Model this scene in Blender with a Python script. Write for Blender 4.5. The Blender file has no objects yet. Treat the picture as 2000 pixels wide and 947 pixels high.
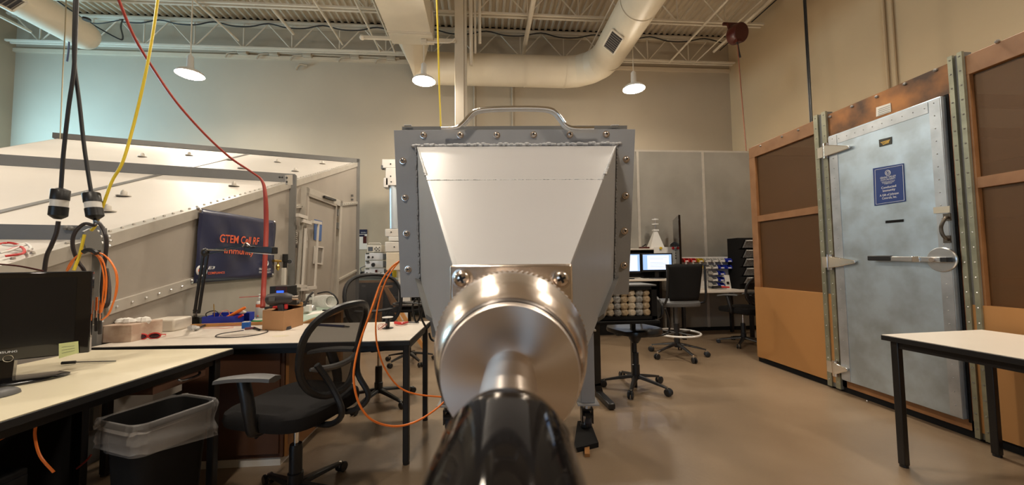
import bpy, bmesh, math, random
from mathutils import Vector, Matrix, Euler
random.seed(7)
S = bpy.context.scene
C = S.collection
PI = math.pi

# ------------------------------------------------------------------ camera
FPX, CX, CY, EYE = 720.0, 1000.0, 473.5, Vector((0, 0, 1.2))
YAW, PITCH, ROLL = -0.078135, 0.051102, -0.012
cam_d = bpy.data.cameras.new('camera'); cam = bpy.data.objects.new('camera', cam_d); C.objects.link(cam)
CM = Matrix.Rotation(YAW, 3, 'Z') @ Matrix.Rotation(PI/2+PITCH, 3, 'X') @ Matrix.Rotation(ROLL, 3, 'Z')
cam.matrix_world = Matrix.Translation(EYE) @ CM.to_4x4()
cam_d.sensor_width = 36; cam_d.lens = FPX/2000*36
cam_d.clip_start = 0.004; cam_d.clip_end = 60
cam_d.dof.use_dof = True; cam_d.dof.focus_distance = 2.2; cam_d.dof.aperture_fstop = 12.96/0.45
S.camera = cam

# ------------------------------------------------------------------ world, view
w = bpy.data.worlds.new('world'); S.world = w; w.use_nodes = True
w.node_tree.nodes['Background'].inputs[0].default_value = (0.55, 0.75, 1, 1)
w.node_tree.nodes['Background'].inputs[1].default_value = 1.0
S.view_settings.view_transform = 'Standard'; S.view_settings.look = 'None'
S.view_settings.gamma = 1; S.view_settings.use_curve_mapping = False
S.view_settings.exposure = 0.18
LAMP_W = 38.0
def area(name, loc, direction, sx, sy, power, color):
    l = bpy.data.lights.new(name, 'AREA'); l.shape = 'RECTANGLE'; l.size = sx; l.size_y = sy
    l.energy = power; l.color = color
    o = bpy.data.objects.new(name, l); C.objects.link(o); o.location = loc
    o.rotation_euler = Vector(direction).to_track_quat('-Z', 'Y').to_euler()
    return o
# daylight through the left wall's window and the two windows behind the camera
area('daylight_left', (-10.33, 6.7, 3.6), (1, 0.3, 0.0), 1.9, 1.7, 250, (0.42, 0.78, 1.0))
area('daylight_back_left', (-4.6, -7.85, 2.5), (0.35, 1, -0.05), 1.8, 1.8, 55, (0.45, 0.72, 1.0))
area('daylight_back_far', (-7.2, -7.85, 2.5), (0.5, 1, -0.05), 1.8, 1.8, 55, (0.45, 0.72, 1.0))

# ------------------------------------------------------------------ pixel -> place
def ray(px, py): return CM @ Vector(((px-CX)/FPX, -(py-CY)/FPX, -1))
def atZ(px, py, z): r = ray(px, py); return EYE + r*((z-EYE.z)/r.z)
def atY(px, py, y): r = ray(px, py); return EYE + r*(y/r.y)
def atX(px, py, x): r = ray(px, py); return EYE + r*(x/r.x)
def atP(px, py, p0, n): r = ray(px, py); return EYE + r*((Vector(p0)-EYE).dot(n)/r.dot(n))

# ------------------------------------------------------------------ materials
MATS = {}
def mat(name, col, rough=0.5, metal=0.0, var=0.0, scale=6.0, bump=0.0, bscale=None, col2=None, emit=None, es=0, stretch=None, alpha=None, coat=0, detail=5, lo=0.35, hi=0.65, trans=0, ior=None):
    if name in MATS: return MATS[name]
    m = bpy.data.materials.new(name); m.use_nodes = True; nt = m.node_tree; N = nt.nodes; L = nt.links
    b = N['Principled BSDF']; b.inputs['Roughness'].default_value = rough; b.inputs['Metallic'].default_value = metal
    b.inputs['Base Color'].default_value = (*col, 1)
    if coat: b.inputs['Coat Weight'].default_value = coat
    if trans: b.inputs['Transmission Weight'].default_value = trans
    if ior: b.inputs['IOR'].default_value = ior
    if var or bump or col2:
        tc = N.new('ShaderNodeTexCoord'); mp = N.new('ShaderNodeMapping'); L.new(tc.outputs['Object'], mp.inputs[0])
        if stretch: mp.inputs['Scale'].default_value = stretch
        nz = N.new('ShaderNodeTexNoise'); nz.inputs['Scale'].default_value = scale; nz.inputs['Detail'].default_value = detail
        L.new(mp.outputs[0], nz.inputs['Vector'])
        if var or col2:
            rp = N.new('ShaderNodeValToRGB'); L.new(nz.outputs[0], rp.inputs[0])
            c2 = col2 if col2 else tuple(max(0, c*(1-var)) for c in col)
            rp.color_ramp.elements[0].position = lo; rp.color_ramp.elements[1].position = hi
            rp.color_ramp.elements[0].color = (*c2, 1); rp.color_ramp.elements[1].color = (*col, 1)
            L.new(rp.outputs[0], b.inputs['Base Color'])
        if bump:
            bp = N.new('ShaderNodeBump'); bp.inputs['Strength'].default_value = bump; bp.inputs['Distance'].default_value = 0.01
            n2 = nz
            if bscale:
                n2 = N.new('ShaderNodeTexNoise'); n2.inputs['Scale'].default_value = bscale; L.new(mp.outputs[0], n2.inputs['Vector'])
            L.new(n2.outputs[0], bp.inputs['Height']); L.new(bp.outputs[0], b.inputs['Normal'])
    if emit: b.inputs['Emission Color'].default_value = (*emit, 1); b.inputs['Emission Strength'].default_value = es
    if alpha is not None:
        b.inputs['Alpha'].default_value = alpha
    MATS[name] = m; return m
def mesh_mat(name, col, open_frac, pitch, rough=0.6, metal=0.0):
    """woven screen: a grid of real see-through holes"""
    m = bpy.data.materials.new(name); m.use_nodes = True; nt = m.node_tree; N = nt.nodes; L = nt.links
    b = N['Principled BSDF']; b.inputs['Base Color'].default_value = (*col, 1); b.inputs['Roughness'].default_value = rough; b.inputs['Metallic'].default_value = metal
    tc = N.new('ShaderNodeTexCoord'); vo = N.new('ShaderNodeTexVoronoi'); vo.inputs['Scale'].default_value = 1/pitch; vo.inputs['Randomness'].default_value = 0.0
    L.new(tc.outputs['Object'], vo.inputs['Vector'])
    lt = N.new('ShaderNodeMath'); lt.operation = 'GREATER_THAN'; lt.inputs[1].default_value = open_frac
    L.new(vo.outputs['Distance'], lt.inputs[0]); L.new(lt.outputs[0], b.inputs['Alpha'])
    MATS[name] = m; return m
WALL = mat('wall_paint', (0.56, 0.43, 0.27), 0.75, var=0.05, scale=1.5, bump=0.04, bscale=120)
WALLB = mat('back_wall_paint', (0.45, 0.385, 0.295), 0.7, var=0.05, scale=1.2, bump=0.04, bscale=120)
CEIL = mat('ceiling_paint', (0.60, 0.50, 0.37), 0.6, var=0.08, scale=2)
STEELP = mat('cream_steel_paint', (0.67, 0.60, 0.49), 0.45, var=0.06, scale=3)
DUCT = mat('duct_paint', (0.66, 0.58, 0.45), 0.42, var=0.06, scale=2.5, bump=0.05, bscale=14)
FLOOR = mat('concrete_floor', (0.265, 0.19, 0.122), 0.34, col2=(0.20, 0.14, 0.087), scale=1.3, detail=10, bump=0.06, bscale=40, coat=0.12)
BLK = mat('black_plastic', (0.012, 0.012, 0.013), 0.4)
BLKM = mat('black_matte', (0.008, 0.0075, 0.0075), 0.8, ior=1.3)
BLKP = mat('black_paint_steel', (0.012, 0.011, 0.011), 0.35)
GLB = mat('gloss_black', (0.004, 0.004, 0.005), 0.06, coat=0.6)
CAPB = mat('cap_vinyl', (0.006, 0.005, 0.005), 0.05, ior=1.12)
LAM = mat('white_laminate', (0.72, 0.65, 0.56), 0.4, var=0.03, scale=5)
LAMY = mat('cream_laminate', (0.70, 0.63, 0.46), 0.4, var=0.03, scale=5)
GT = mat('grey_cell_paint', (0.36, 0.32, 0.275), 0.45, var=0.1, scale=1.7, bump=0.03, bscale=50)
GTT = mat('pale_and_lit_cell_paint', (0.62, 0.575, 0.52), 0.5, var=0.05, scale=1.5)  # cell paint with top lighting put into its tone; also colours pale fittings
GTF = mat('frame_grey_paint', (0.17, 0.165, 0.155), 0.45, var=0.1, scale=5)
RAIL = mat('rail_aluminium', (0.53, 0.49, 0.43), 0.4, metal=0.25, var=0.1, scale=9)
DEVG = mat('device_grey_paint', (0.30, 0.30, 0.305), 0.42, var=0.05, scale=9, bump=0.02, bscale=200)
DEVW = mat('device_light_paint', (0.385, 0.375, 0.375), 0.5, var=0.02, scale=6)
WELD = mat('weld_bead_paint', (0.62, 0.61, 0.60), 0.35, var=0.15, scale=150)
CHR = mat('chrome', (0.85, 0.84, 0.82), 0.12, metal=1)
NICK = mat('nickel', (0.70, 0.61, 0.54), 0.26, metal=1, bump=0.02, bscale=600)
SPUN = mat('spun_nickel', (0.70, 0.62, 0.56), 0.3, metal=1)
SPUN.node_tree.nodes['Principled BSDF'].inputs['Anisotropic'].default_value = 0.85
_tg = SPUN.node_tree.nodes.new('ShaderNodeTangent'); _tg.direction_type = 'RADIAL'; _tg.axis = 'Y'
SPUN.node_tree.links.new(_tg.outputs[0], SPUN.node_tree.nodes['Principled BSDF'].inputs['Tangent'])
ALU = mat('aluminium', (0.62, 0.62, 0.62), 0.3, metal=1, var=0.1, scale=10)
GALV = mat('galvanised_sheet', (0.52, 0.62, 0.70), 0.40, metal=0.65, col2=(0.38, 0.43, 0.46), scale=5, detail=12, bump=0.02, bscale=60)
SHLD = mat('shield_panel', (0.36, 0.34, 0.30), 0.42, metal=0.25, col2=(0.27, 0.255, 0.22), scale=1.3, detail=9)
WOOD = mat('plywood', (0.46, 0.225, 0.075), 0.5, col2=(0.42, 0.20, 0.062), scale=2, stretch=(1, 1, 0.6), detail=8)
WOODF = mat('stained_frame_wood', (0.33, 0.155, 0.06), 0.5, col2=(0.25, 0.11, 0.038), scale=6, stretch=(1, 1, 1), detail=8)
PATINA = mat('patinated_copper', (0.33, 0.135, 0.04), 0.4, metal=0.5, col2=(0.055, 0.03, 0.018), scale=2.8, detail=7, lo=0.38, hi=0.62)
COPPER = mat('copper_finger_stock', (0.60, 0.27, 0.15), 0.3, metal=0.8, var=0.4, scale=14)
STRIP = mat('greenish_clamp_strip', (0.31, 0.30, 0.21), 0.4, metal=0.35, var=0.25, scale=12)
SCREEN = mat('copper_screen', (0.16, 0.075, 0.025), 0.5, metal=.2, alpha=.6)
CHMESH = mat('chair_mesh', (0.014, 0.013, 0.014), 0.7, alpha=.80)
ORANGE = mat('orange_jacket', (0.92, 0.22, 0.03), 0.4)
YEL = mat('yellow_jacket', (0.78, 0.58, 0.03), 0.4)
REDH = mat('red_hose_rubber', (0.36, 0.045, 0.03), 0.4)
DKRED = mat('dark_red_paint', (0.065, 0.008, 0.006), 0.35)
RED = mat('red_plastic', (0.6, 0.03, 0.03), 0.35)
BLUE = mat('blue_plastic', (0.02, 0.04, 0.42), 0.4)
BLUE2 = mat('bright_blue_plastic', (0.01, 0.12, 0.5), 0.4)
YELP = mat('yellow_plastic', (0.68, 0.45, 0.02), 0.4)
WHT = mat('white_plastic', (0.72, 0.70, 0.66), 0.4)
PAPER = mat('paper', (0.78, 0.75, 0.70), 0.8)
NOTE = mat('sticky_note', (0.62, 0.66, 0.30), 0.8)
CARD = mat('cardboard', (0.44, 0.24, 0.115), 0.85, var=0.1, scale=6)
MARB = mat('stone_pattern_card', (0.60, 0.47, 0.37), 0.7, col2=(0.44, 0.30, 0.22), scale=16, detail=3)
NAVY = mat('banner_navy', (0.025, 0.030, 0.075), 0.28, var=0.2, scale=4, bump=0.25, bscale=3.5)
ORTXT = mat('print_orange', (0.80, 0.13, 0.04), 0.6)
WTXT = mat('print_white', (0.75, 0.75, 0.75), 0.6)
DTXT = mat('print_dark', (0.03, 0.03, 0.03), 0.6)
SIGNB = mat('sign_blue', (0.01, 0.04, 0.20), 0.45)
LINER = mat('bag_film', (0.6, 0.58, 0.57), 0.2, alpha=0.22)
GRN = mat('bench_green', (0.42, 0.52, 0.44), 0.5)
LBROWN = mat('laminate_brown', (0.33, 0.145, 0.04), 0.45, col2=(0.26, 0.11, 0.03), scale=2, stretch=(4, 4, 0.5))
DBROWN = mat('dark_brown_board', (0.10, 0.045, 0.025), 0.5, var=0.1, scale=3)
FABRIC = mat('charcoal_fabric', (0.014, 0.013, 0.013), 0.95, ior=1.25, bump=0.15, bscale=500)
GREYP = mat('grey_plastic', (0.10, 0.10, 0.10), 0.45)
DGREY = mat('dark_grey_rubber', (0.035, 0.03, 0.033), 0.5)
FOAM = mat('tan_foam', (0.50, 0.38, 0.24), 0.35, var=0.35, scale=60)
CLEAR = mat('clear_bin_plastic', (0.40, 0.40, 0.39), 0.2, var=0.5, scale=50)
GOLD = mat('brass', (0.70, 0.45, 0.10), 0.3, metal=1)
BEIGE = mat('beige_equipment', (0.68, 0.62, 0.53), 0.45)
LAMPE = mat('lamp_diffuser', (1, 1, 1), 0.5, emit=(1, 0.93, 0.82), es=60)
SCRW = mat('screen_page', (0.1, 0.1, 0.1), 0.3, emit=(0.80, 0.88, 1.0), es=1.1)
SCRB = mat('screen_blue', (0.1, 0.1, 0.1), 0.3, emit=(0.35, 0.55, 0.95), es=1.0)
SCRT = mat('screen_text', (0.1, 0.1, 0.1), 0.3, emit=(0.45, 0.5, 0.6), es=0.8)
SCRD = mat('display_blue_glow', (0.0, 0.02, 0.1), 0.3, emit=(0.03, 0.12, 1.0), es=1.4)
GLASS = mat('window_glass', (0.9, 0.95, 1), 0.02, trans=1, ior=1.1)

# ------------------------------------------------------------------ mesh helpers
class MB:
    def __init__(s): s.v = []; s.f = []
    def add(s, vs, fs):
        n = len(s.v); s.v += [Vector(v) for v in vs]; s.f += [tuple(i+n for i in f) for f in fs]; return s
    def box(s, c, d, m=None):
        x, y, z = d[0]/2, d[1]/2, d[2]/2
        vs = [Vector((a*x, b*y, e*z)) for e in (-1, 1) for b in (-1, 1) for a in (-1, 1)]
        if m is not None: vs = [m @ v for v in vs]
        c = Vector(c)
        return s.add([v+c for v in vs], [(0,2,3,1),(4,5,7,6),(0,1,5,4),(2,6,7,3),(0,4,6,2),(1,3,7,5)])
    def bb(s, a, b):
        a = Vector(a); b = Vector(b)
        return s.box((a+b)/2, [abs(b[i]-a[i]) for i in range(3)])
    def prism(s, poly, ext):
        n = len(poly); e = Vector(ext); p = [Vector(q) for q in poly]
        nr = Vector()
        for i in range(n): nr += p[i].cross(p[(i+1) % n])
        if nr.dot(e) > 0: p.reverse()
        return s.add(p+[q+e for q in p], [tuple(range(n)), tuple(range(2*n-1, n-1, -1))]+[(i, i+n, (i+1) % n+n, (i+1) % n) for i in range(n)])
    def bar(s, a, b, wd, ht, up=(0, 0, 1)):
        a = Vector(a); b = Vector(b); d = (b-a); l = d.length; d.normalize(); u = Vector(up); x = d.cross(u)
        if x.length < 1e-4: x = d.cross(Vector((1, 0, 0)))
        x.normalize(); u = x.cross(d)
        m = Matrix((x, d, u)).transposed()
        return s.box((a+b)/2, (wd, l, ht), m)
    def tube(s, pts, r, n=8, close=False, caps=True):
        pts = [Vector(p) for p in pts]; k = len(pts); rs = r if isinstance(r, (list, tuple)) else [r]*k
        vs = []; fs = []; prev = None
        for i, p in enumerate(pts):
            if close: d = pts[(i+1) % k]-pts[i-1]
            else: d = pts[min(i+1, k-1)]-pts[max(i-1, 0)]
            d.normalize()
            if prev is None:
                x = d.cross(Vector((0, 0, 1)));
                if x.length < 1e-3: x = d.cross(Vector((1, 0, 0)))
            else: x = prev-d*prev.dot(d)
            x.normalize(); prev = x; y = d.cross(x)
            f = 1.0
            if not close and 0 < i < k-1:
                c1 = (pts[i]-pts[i-1]).normalized().dot(d); f = 1/max(c1, 0.5)
            for j in range(n):
                a = 2*PI*j/n; vs.append(p+(x*math.cos(a)+y*math.sin(a))*rs[i]*(f if n > 20 else 1))
        m = k if close else k-1
        for i in range(m):
            for j in range(n):
                a, b = i*n+j, i*n+(j+1) % n; c, d2 = ((i+1) % k)*n+(j+1) % n, ((i+1) % k)*n+j
                fs.append((a, b, c, d2))
        if not close and caps: fs.append(tuple(range(n-1, -1, -1))); fs.append(tuple((k-1)*n+j for j in range(n)))
        return s.add(vs, fs)
    def lathe(s, prof, o=(0, 0, 0), ax=(0, 0, 1), n=24):
        """prof: (radius, height) pairs along ax"""
        o = Vector(o); ax = Vector(ax).normalized(); x = ax.orthogonal().normalized(); y = ax.cross(x); vs = []; fs = []; k = len(prof)
        for r, h in prof:
            for j in range(n):
                a = 2*PI*j/n; vs.append(o+ax*h+(x*math.cos(a)+y*math.sin(a))*max(r, 1e-5))
        for i in range(k-1):
            for j in range(n): fs.append((i*n+j, i*n+(j+1) % n, (i+1)*n+(j+1) % n, (i+1)*n+j))
        if prof[0][0] > 1e-4: fs.append(tuple(range(n-1, -1, -1)))
        if prof[-1][0] > 1e-4: fs.append(tuple((k-1)*n+j for j in range(n)))
        return s.add(vs, fs)
    def ball(s, c, r, n=10, sc=(1, 1, 1)):
        c = Vector(c); k = max(5, n//2+1); vs = []; fs = []
        for i in range(k):
            t = PI*i/(k-1)
            for j in range(n):
                a = 2*PI*j/n; vs.append(c+Vector((math.sin(t)*math.cos(a)*sc[0], math.sin(t)*math.sin(a)*sc[1], -math.cos(t)*sc[2]))*r)
        for i in range(k-1):
            for j in range(n): fs.append((i*n+j, i*n+(j+1) % n, (i+1)*n+(j+1) % n, (i+1)*n+j))
        return s.add(vs, fs)
    def build(s, name, m, parent=None, world=False, smooth=False, bevel=0, seg=2, kind=None):
        me = bpy.data.meshes.new(name)
        vs = s.v
        if world and parent is not None:
            iv = parent.matrix_basis.inverted(); p = parent
            mm = Matrix.Identity(4); ch = []
            while p is not None: ch.append(p); p = p.parent
            for q in reversed(ch): mm = mm @ q.matrix_basis
            iv = mm.inverted(); vs = [iv @ v for v in vs]
        me.from_pydata([tuple(v) for v in vs], [], s.f)
        bm = bmesh.new(); bm.from_mesh(me)
        bmesh.ops.remove_doubles(bm, verts=bm.verts, dist=1e-6)
        bmesh.ops.recalc_face_normals(bm, faces=bm.faces); bm.to_mesh(me); bm.free()
        me.materials.append(m)
        o = bpy.data.objects.new(name, me); C.objects.link(o)
        if parent is not None: o.parent = parent
        if bevel:
            b = o.modifiers.new('bevel', 'BEVEL'); b.width = bevel; b.segments = seg; b.limit_method = 'ANGLE'; b.angle_limit = 0.6
        if smooth or bevel:
            me.polygons.foreach_set('use_smooth', [True]*len(me.polygons))
            me.set_sharp_from_angle(angle=0.7)
        if kind: o['kind'] = kind
        return o
def tag(o, label, cat, group=None, kind=None):
    o['label'] = label; o['category'] = cat
    if group: o['group'] = group
    if kind: o['kind'] = kind
    return o
def thing(name, label, cat, loc=(0, 0, 0), rz=0, group=None):
    o = bpy.data.objects.new(name, None); C.objects.link(o); o.empty_display_size = 0.05
    o.matrix_basis = Matrix.Translation(Vector(loc)) @ Matrix.Rotation(rz, 4, 'Z')
    return tag(o, label, cat, group)
def struct(name, mb, m, parent=None, **k):
    o = mb.build(name, m, parent, **k)
    if parent is None: o['kind'] = 'structure'
    return o
def dup(root, loc, rz, label=None, group=None):
    r = root.copy(); C.objects.link(r); r.matrix_basis = Matrix.Translation(Vector(loc)) @ Matrix.Rotation(rz, 4, 'Z')
    if label: r['label'] = label
    if group: r['group'] = group
    for ch in list(root.children):
        c = ch.copy(); C.objects.link(c); c.parent = r
        for g in list(ch.children):
            d = g.copy(); C.objects.link(d); d.parent = c
    return r
def spline(pts, k=8, close=False):
    P = [Vector(p) for p in pts]; n = len(P); out = []
    rng = range(n) if close else range(n-1)
    for i in rng:
        if close: a, b, c, d = P[i-1], P[i], P[(i+1) % n], P[(i+2) % n]
        else: a, b, c, d = P[max(i-1, 0)], P[i], P[i+1], P[min(i+2, n-1)]
        for j in range(k):
            t = j/k; out.append(0.5*((2*b)+(c-a)*t+(2*a-5*b+4*c-d)*t*t+(3*b-a-3*c+d)*t**3))
    if not close: out.append(P[-1])
    return out
def text(txt, quad, m, parent, name='lettering', italic=False, depth=0.0, spacing=1.0):
    """flat print fitted bilinearly on quad = bottom-left, bottom-right, top-right, top-left (world)"""
    cu = bpy.data.curves.new(name, 'FONT'); cu.body = txt; cu.resolution_u = 3; cu.space_line = spacing
    if italic: cu.shear = 0.25
    cu.align_x = 'CENTER'; cu.offset = 0.012
    to = bpy.data.objects.new(name, cu); C.objects.link(to)
    dg = bpy.context.evaluated_depsgraph_get(); me = bpy.data.meshes.new_from_object(to.evaluated_get(dg))
    bpy.data.objects.remove(to); bpy.data.curves.remove(cu)
    xs = [v.co.x for v in me.vertices]; ys = [v.co.y for v in me.vertices]
    x0, x1, y0, y1 = min(xs), max(xs), min(ys), max(ys)
    q = [Vector(p) for p in quad]; mm = Matrix.Identity(4); ch = []; p = parent
    while p is not None: ch.append(p); p = p.parent
    for t in reversed(ch): mm = mm @ t.matrix_basis
    iv = mm.inverted()
    for v in me.vertices:
        a = (v.co.x-x0)/(x1-x0); b = (v.co.y-y0)/(y1-y0)
        v.co = iv @ ((q[0]*(1-a)+q[1]*a)*(1-b)+(q[3]*(1-a)+q[2]*a)*b)
    me.materials.clear(); me.materials.append(m)
    o = bpy.data.objects.new(name, me); C.objects.link(o)
    if parent is not None: o.parent = parent
    return o
#---PART2---
# ================================================================== room shell
XL, XR, YB, YF, ZT = -10.45, 6.43, 8.9, -8.0, 7.1
struct('floor', MB().bb((XL-.2, YF-.2, -.2), (XR+.2, YB+.2, 0)), FLOOR)
struct('wall_back', MB().bb((XL, YB, 0), (XR, YB+.2, ZT)), WALLB)
struct('wall_right', MB().bb((XR, YF, 0), (XR+.2, YB+.2, ZT)), WALL)
def pierced(a, b, fix, holes, along):
    """wall slab from a to b along one axis with rectangular holes (s0,s1,z0,z1)"""
    m = MB(); s = a
    def bx(s0, s1, z0, z1):
        if along == 'Y': m.bb((fix-.2, s0, z0), (fix, s1, z1))
        else: m.bb((s0, fix-.2, z0), (s1, fix, z1))
    for (h0, h1, z0, z1) in holes:
        bx(s, h0, 0, ZT); bx(h0, h1, 0, z0); bx(h0, h1, z1, ZT); s = h1
    bx(s, b, 0, ZT); return m
struct('wall_left', pierced(YF, YB+.2, XL, [(5.7, 7.7, 2.7, 4.5)], 'Y'), WALLB)
struct('wall_front', pierced(XL-.2, XR+.2, YF, [(-8.2, -6.3, 1.6, 3.4), (-5.5, -3.7, 1.6, 3.4)], 'X'), WALL)
WF = mat('window_frame_paint', (0.4, 0.38, 0.34), 0.5)
for i, (ax, s0, s1, z0, z1) in enumerate([('Y', 5.7, 7.7, 2.7, 4.5), ('X', -8.2, -6.3, 1.6, 3.4), ('X', -5.5, -3.7, 1.6, 3.4)]):
    def P(s, t, z): return (XL-.1+t, s, z) if ax == 'Y' else (s, YF-.1+t, z)
    m = MB(); g = MB()
    for a, b in (((s0, z0), (s1, z0+.06)), ((s0, z1-.06), (s1, z1)), ((s0, z0), (s0+.06, z1)), ((s1-.06, z0), (s1, z1)), (((s0+s1)/2-.03, z0), ((s0+s1)/2+.03, z1))):
        m.bb(P(a[0], -.04, a[1]), P(b[0], .04, b[1]))
    wo = struct('window_%d' % (i+1), m, WF)
    g.bb(P(s0+.05, -.004, z0+.05), P(s1-.05, .004, z1-.05)).build('pane', GLASS, wo)
# trim strip on the back wall under the joists
p = atY(300, 92, 8.9)
struct('trim_1', MB().bb((XL, 8.84, 6.02), (XR, 8.9, 6.10)), CEIL)
# corrugated roof deck: trapezoid flutes running toward the back wall
m = MB(); pit = 0.152; x = XL; n = int((XR-XL)/pit)+1; zd = 6.88
top = []
for i in range(n):
    a = x+i*pit
    top += [(a, zd), (a+.04, zd), (a+.06, zd+.05), (a+.13, zd+.05)]
top.append((x+n*pit, zd))
vs = [(q[0], 8.75, q[1]) for q in top]+[(q[0], YF, q[1]) for q in top]; k = len(top)
m.add(vs, [(i, i+1, i+1+k, i+k) for i in range(k-1)])
struct('ceiling', m, CEIL)
struct('trim_2', MB().bb((XL, 8.72, 6.78), (XR, 8.9, 6.875)), CEIL)   # ledger that carries the deck
struct('trim_3', MB().bb((XL, YF, 7.0), (XR, YB, 7.1)), BLKM)

# ------------------------------------------------------------------ roof joists
def joist(y, x0, x1, label, z0=6.12, z1=6.72):
    t = thing('roof_joist', label, 'joist', (0, y, z0), 0, 'open web roof joists')
    for dy in (-.045, .045):
        MB().bb((x0, dy-.02, 0), (x1, dy+.02, .035)).build('bottom_chord', STEELP, t)
        MB().bb((x0, dy-.02, z1-z0), (x1, dy+.02, z1-z0+.04)).build('top_chord', STEELP, t)
    s = 1.05; i = 0; xx = x0+.1; src = None
    while xx+s < x1:
        for a, b in ((xx, xx+s/2), (xx+s, xx+s/2)):
            MB().tube([(a, 0, z1-z0+.01), (b, 0, .02)], .014, 6).build('web_rod', STEELP, t)
        MB().bar((xx+s/2, 0, .02), (xx+s/2, 0, z1-z0), .02, .02).build('web_post', STEELP, t)
        xx += s
    return t
joist(8.55, -10.2, 6.3, 'cream open web roof joist running against the back wall', 6.06, 6.66)
joist(7.15, -10.2, 5.95, 'cream open web roof joist nearer the camera, crossing in front of the sloping round duct')
# ------------------------------------------------------------------ bridging and conduit running toward the back wall
def run(px, py, yend, r, name, label, cat, z=None, y0=1.5, m=STEELP, group=None, sq=False):
    p = atY(px, py, yend)
    if z is not None:
        pz = atZ(px, py, z); p = pz if pz.y < 8.9 else Vector((atY(px, py, 8.85).x, 8.85, z))
    mb = MB()
    if sq: mb.bar((p.x, y0, p.z), p, r*2, r*2)
    else: mb.tube([(p.x, y0, p.z), p], r, 8)
    return tag(mb.build(name, m), label, cat, group)
for i, (px, py, r, lb) in enumerate([
    (60, 62, .03, 'cream pipe at the far left, below the capped round duct'),
    (150, 88, .028, 'long cream bridging bar running along the lower side of the capped round duct'),
    (466, 79, .02, 'thin bridging bar ending at the wall right of the left pendant lamp'),
    (573, 66, .032, 'thick cream bridging bar ending above the middle of the back wall'),
    (669, 87, .02, 'thin bridging bar next left of the white rectangular duct pair'),
    (742, 100, .02, 'thin bridging bar nearest left of the white rectangular duct'),
    (771, 101, .02, 'thin bridging bar that ends close beside the rectangular duct corner'),
    (1021, 110, .05, 'thick cream tube over the horizontal round duct, right of the column'),
    (1143, 113, .018, 'thin bridging bar reaching the elbow of the round duct'),
    (1307, 122, .022, 'thin bridging bar right of the sloping round duct'),
    (1356, 124, .014, 'slim bridging rod between the right pendant lamp and the red reel'),
    (1394, 101, .03, 'cream bar running past the dark red reel in the right corner')]):
    run(px, py, 8.5, r, 'bridging_bar', lb, 'bridging bar', z=6.08 if i != 3 else 6.3, group='bridging bars below the roof deck')
tag(MB().tube([(atY(1200, 165, 8).x, 8.4, 5.75), (atY(1200, 165, 8).x+.02, 2, 5.75)], .02, 8).build('suspension_strut', STEELP), 'cream strut running under the right edge of the sloping round duct', 'strut')
# black cable that droops along the wall joist
pts = []
for i in range(34):
    px = 240+i*35.5; py = 40+(px-240)*.0345+4*math.sin(i*2.1)+3*(i % 3 == 0)
    pts.append(atY(px, py, 8.45))
tag(MB().tube(spline(pts, 4), .014, 6).build('black_cable', BLK), 'black cable drooping along the joist by the back wall', 'cable')
tag(MB().tube(spline([atY(110, 0, 7.6), atY(165, 38, 7.6), atY(228, 74, 7.7), atY(240, 74, 7.8), atY(236, 52, 8.0), atY(240, 38, 8.3)], 5), .014, 6).build('black_cable', BLK), 'black cable swinging down in a V beside the capped round duct', 'cable')
tag(MB().tube(spline([atY(150, 37, 8.2), atY(190, 46, 8.2), atY(240, 38, 8.2)], 5), .010, 6).build('black_cable', BLK), 'short black cable hanging behind the capped round duct', 'cable')

# ------------------------------------------------------------------ ducts
def grille(root, c, d, u, w, h, n, nrm, fm=STEELP):
    """frame and louvres: d = long direction, u = short direction, nrm outward"""
    c, d, u, nrm = [Vector(q) for q in (c, d, u, nrm)]
    f = MB()
    for s in (-1, 1):
        f.bar(c-d*w/2+u*s*h/2, c+d*w/2+u*s*h/2, .03, .02, nrm); f.bar(c+d*s*w/2-u*h/2, c+d*s*w/2+u*h/2, .03, .02, nrm)
    g = f.build('grille_frame', fm, root, world=True)
    MB().bar(c-d*w/2-nrm*.006, c+d*w/2-nrm*.006, h, .004, nrm).build('grille_opening', DGREY, g, world=True)
    for i in range(n):
        q = c-d*w/2+d*w*(i+.5)/n
        MB().bar(q-u*h/2, q+u*h/2, .012, .01, (nrm+d*.8)).build('louvre', mat('louvre_grey', (0.25, 0.22, 0.18), .5), g, world=True)
# capped duct on the left
e = atY(158, 66, 7.4); R1 = .27
t = thing('round_duct', 'cream round duct with a capped end at the upper left', 'duct', (e.x, e.y, e.z))
MB().tube([(0, 0, 0), (0, -2.2, 0)], R1, 32, caps=False).build('duct_section', DUCT, t, smooth=True)
MB().tube([(0, -2.2, 0), (0, -5.5, 0)], R1, 32, caps=False).build('duct_section', DUCT, t, smooth=True)
MB().lathe([(R1, 0), (R1*.98, .06), (R1*.85, .14), (R1*.5, .2), (0, .22)], (0, 0, 0), (0, 1, 0), 32).build('end_cap', DUCT, t, smooth=True)
MB().tube([(0, -2.19, 0), (0, -2.22, 0)], R1+.012, 32, caps=False).build('joint_ring', DUCT, t, smooth=True)
nr = Vector((.62, 0, -.78)).normalized(); u = nr.cross(Vector((0, 1, 0)))
grille(t, Vector((e.x, e.y-1.55, e.z))+nr*(R1+.012), Vector((0, 1, 0)), u, .95, .26, 16, nr)
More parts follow.
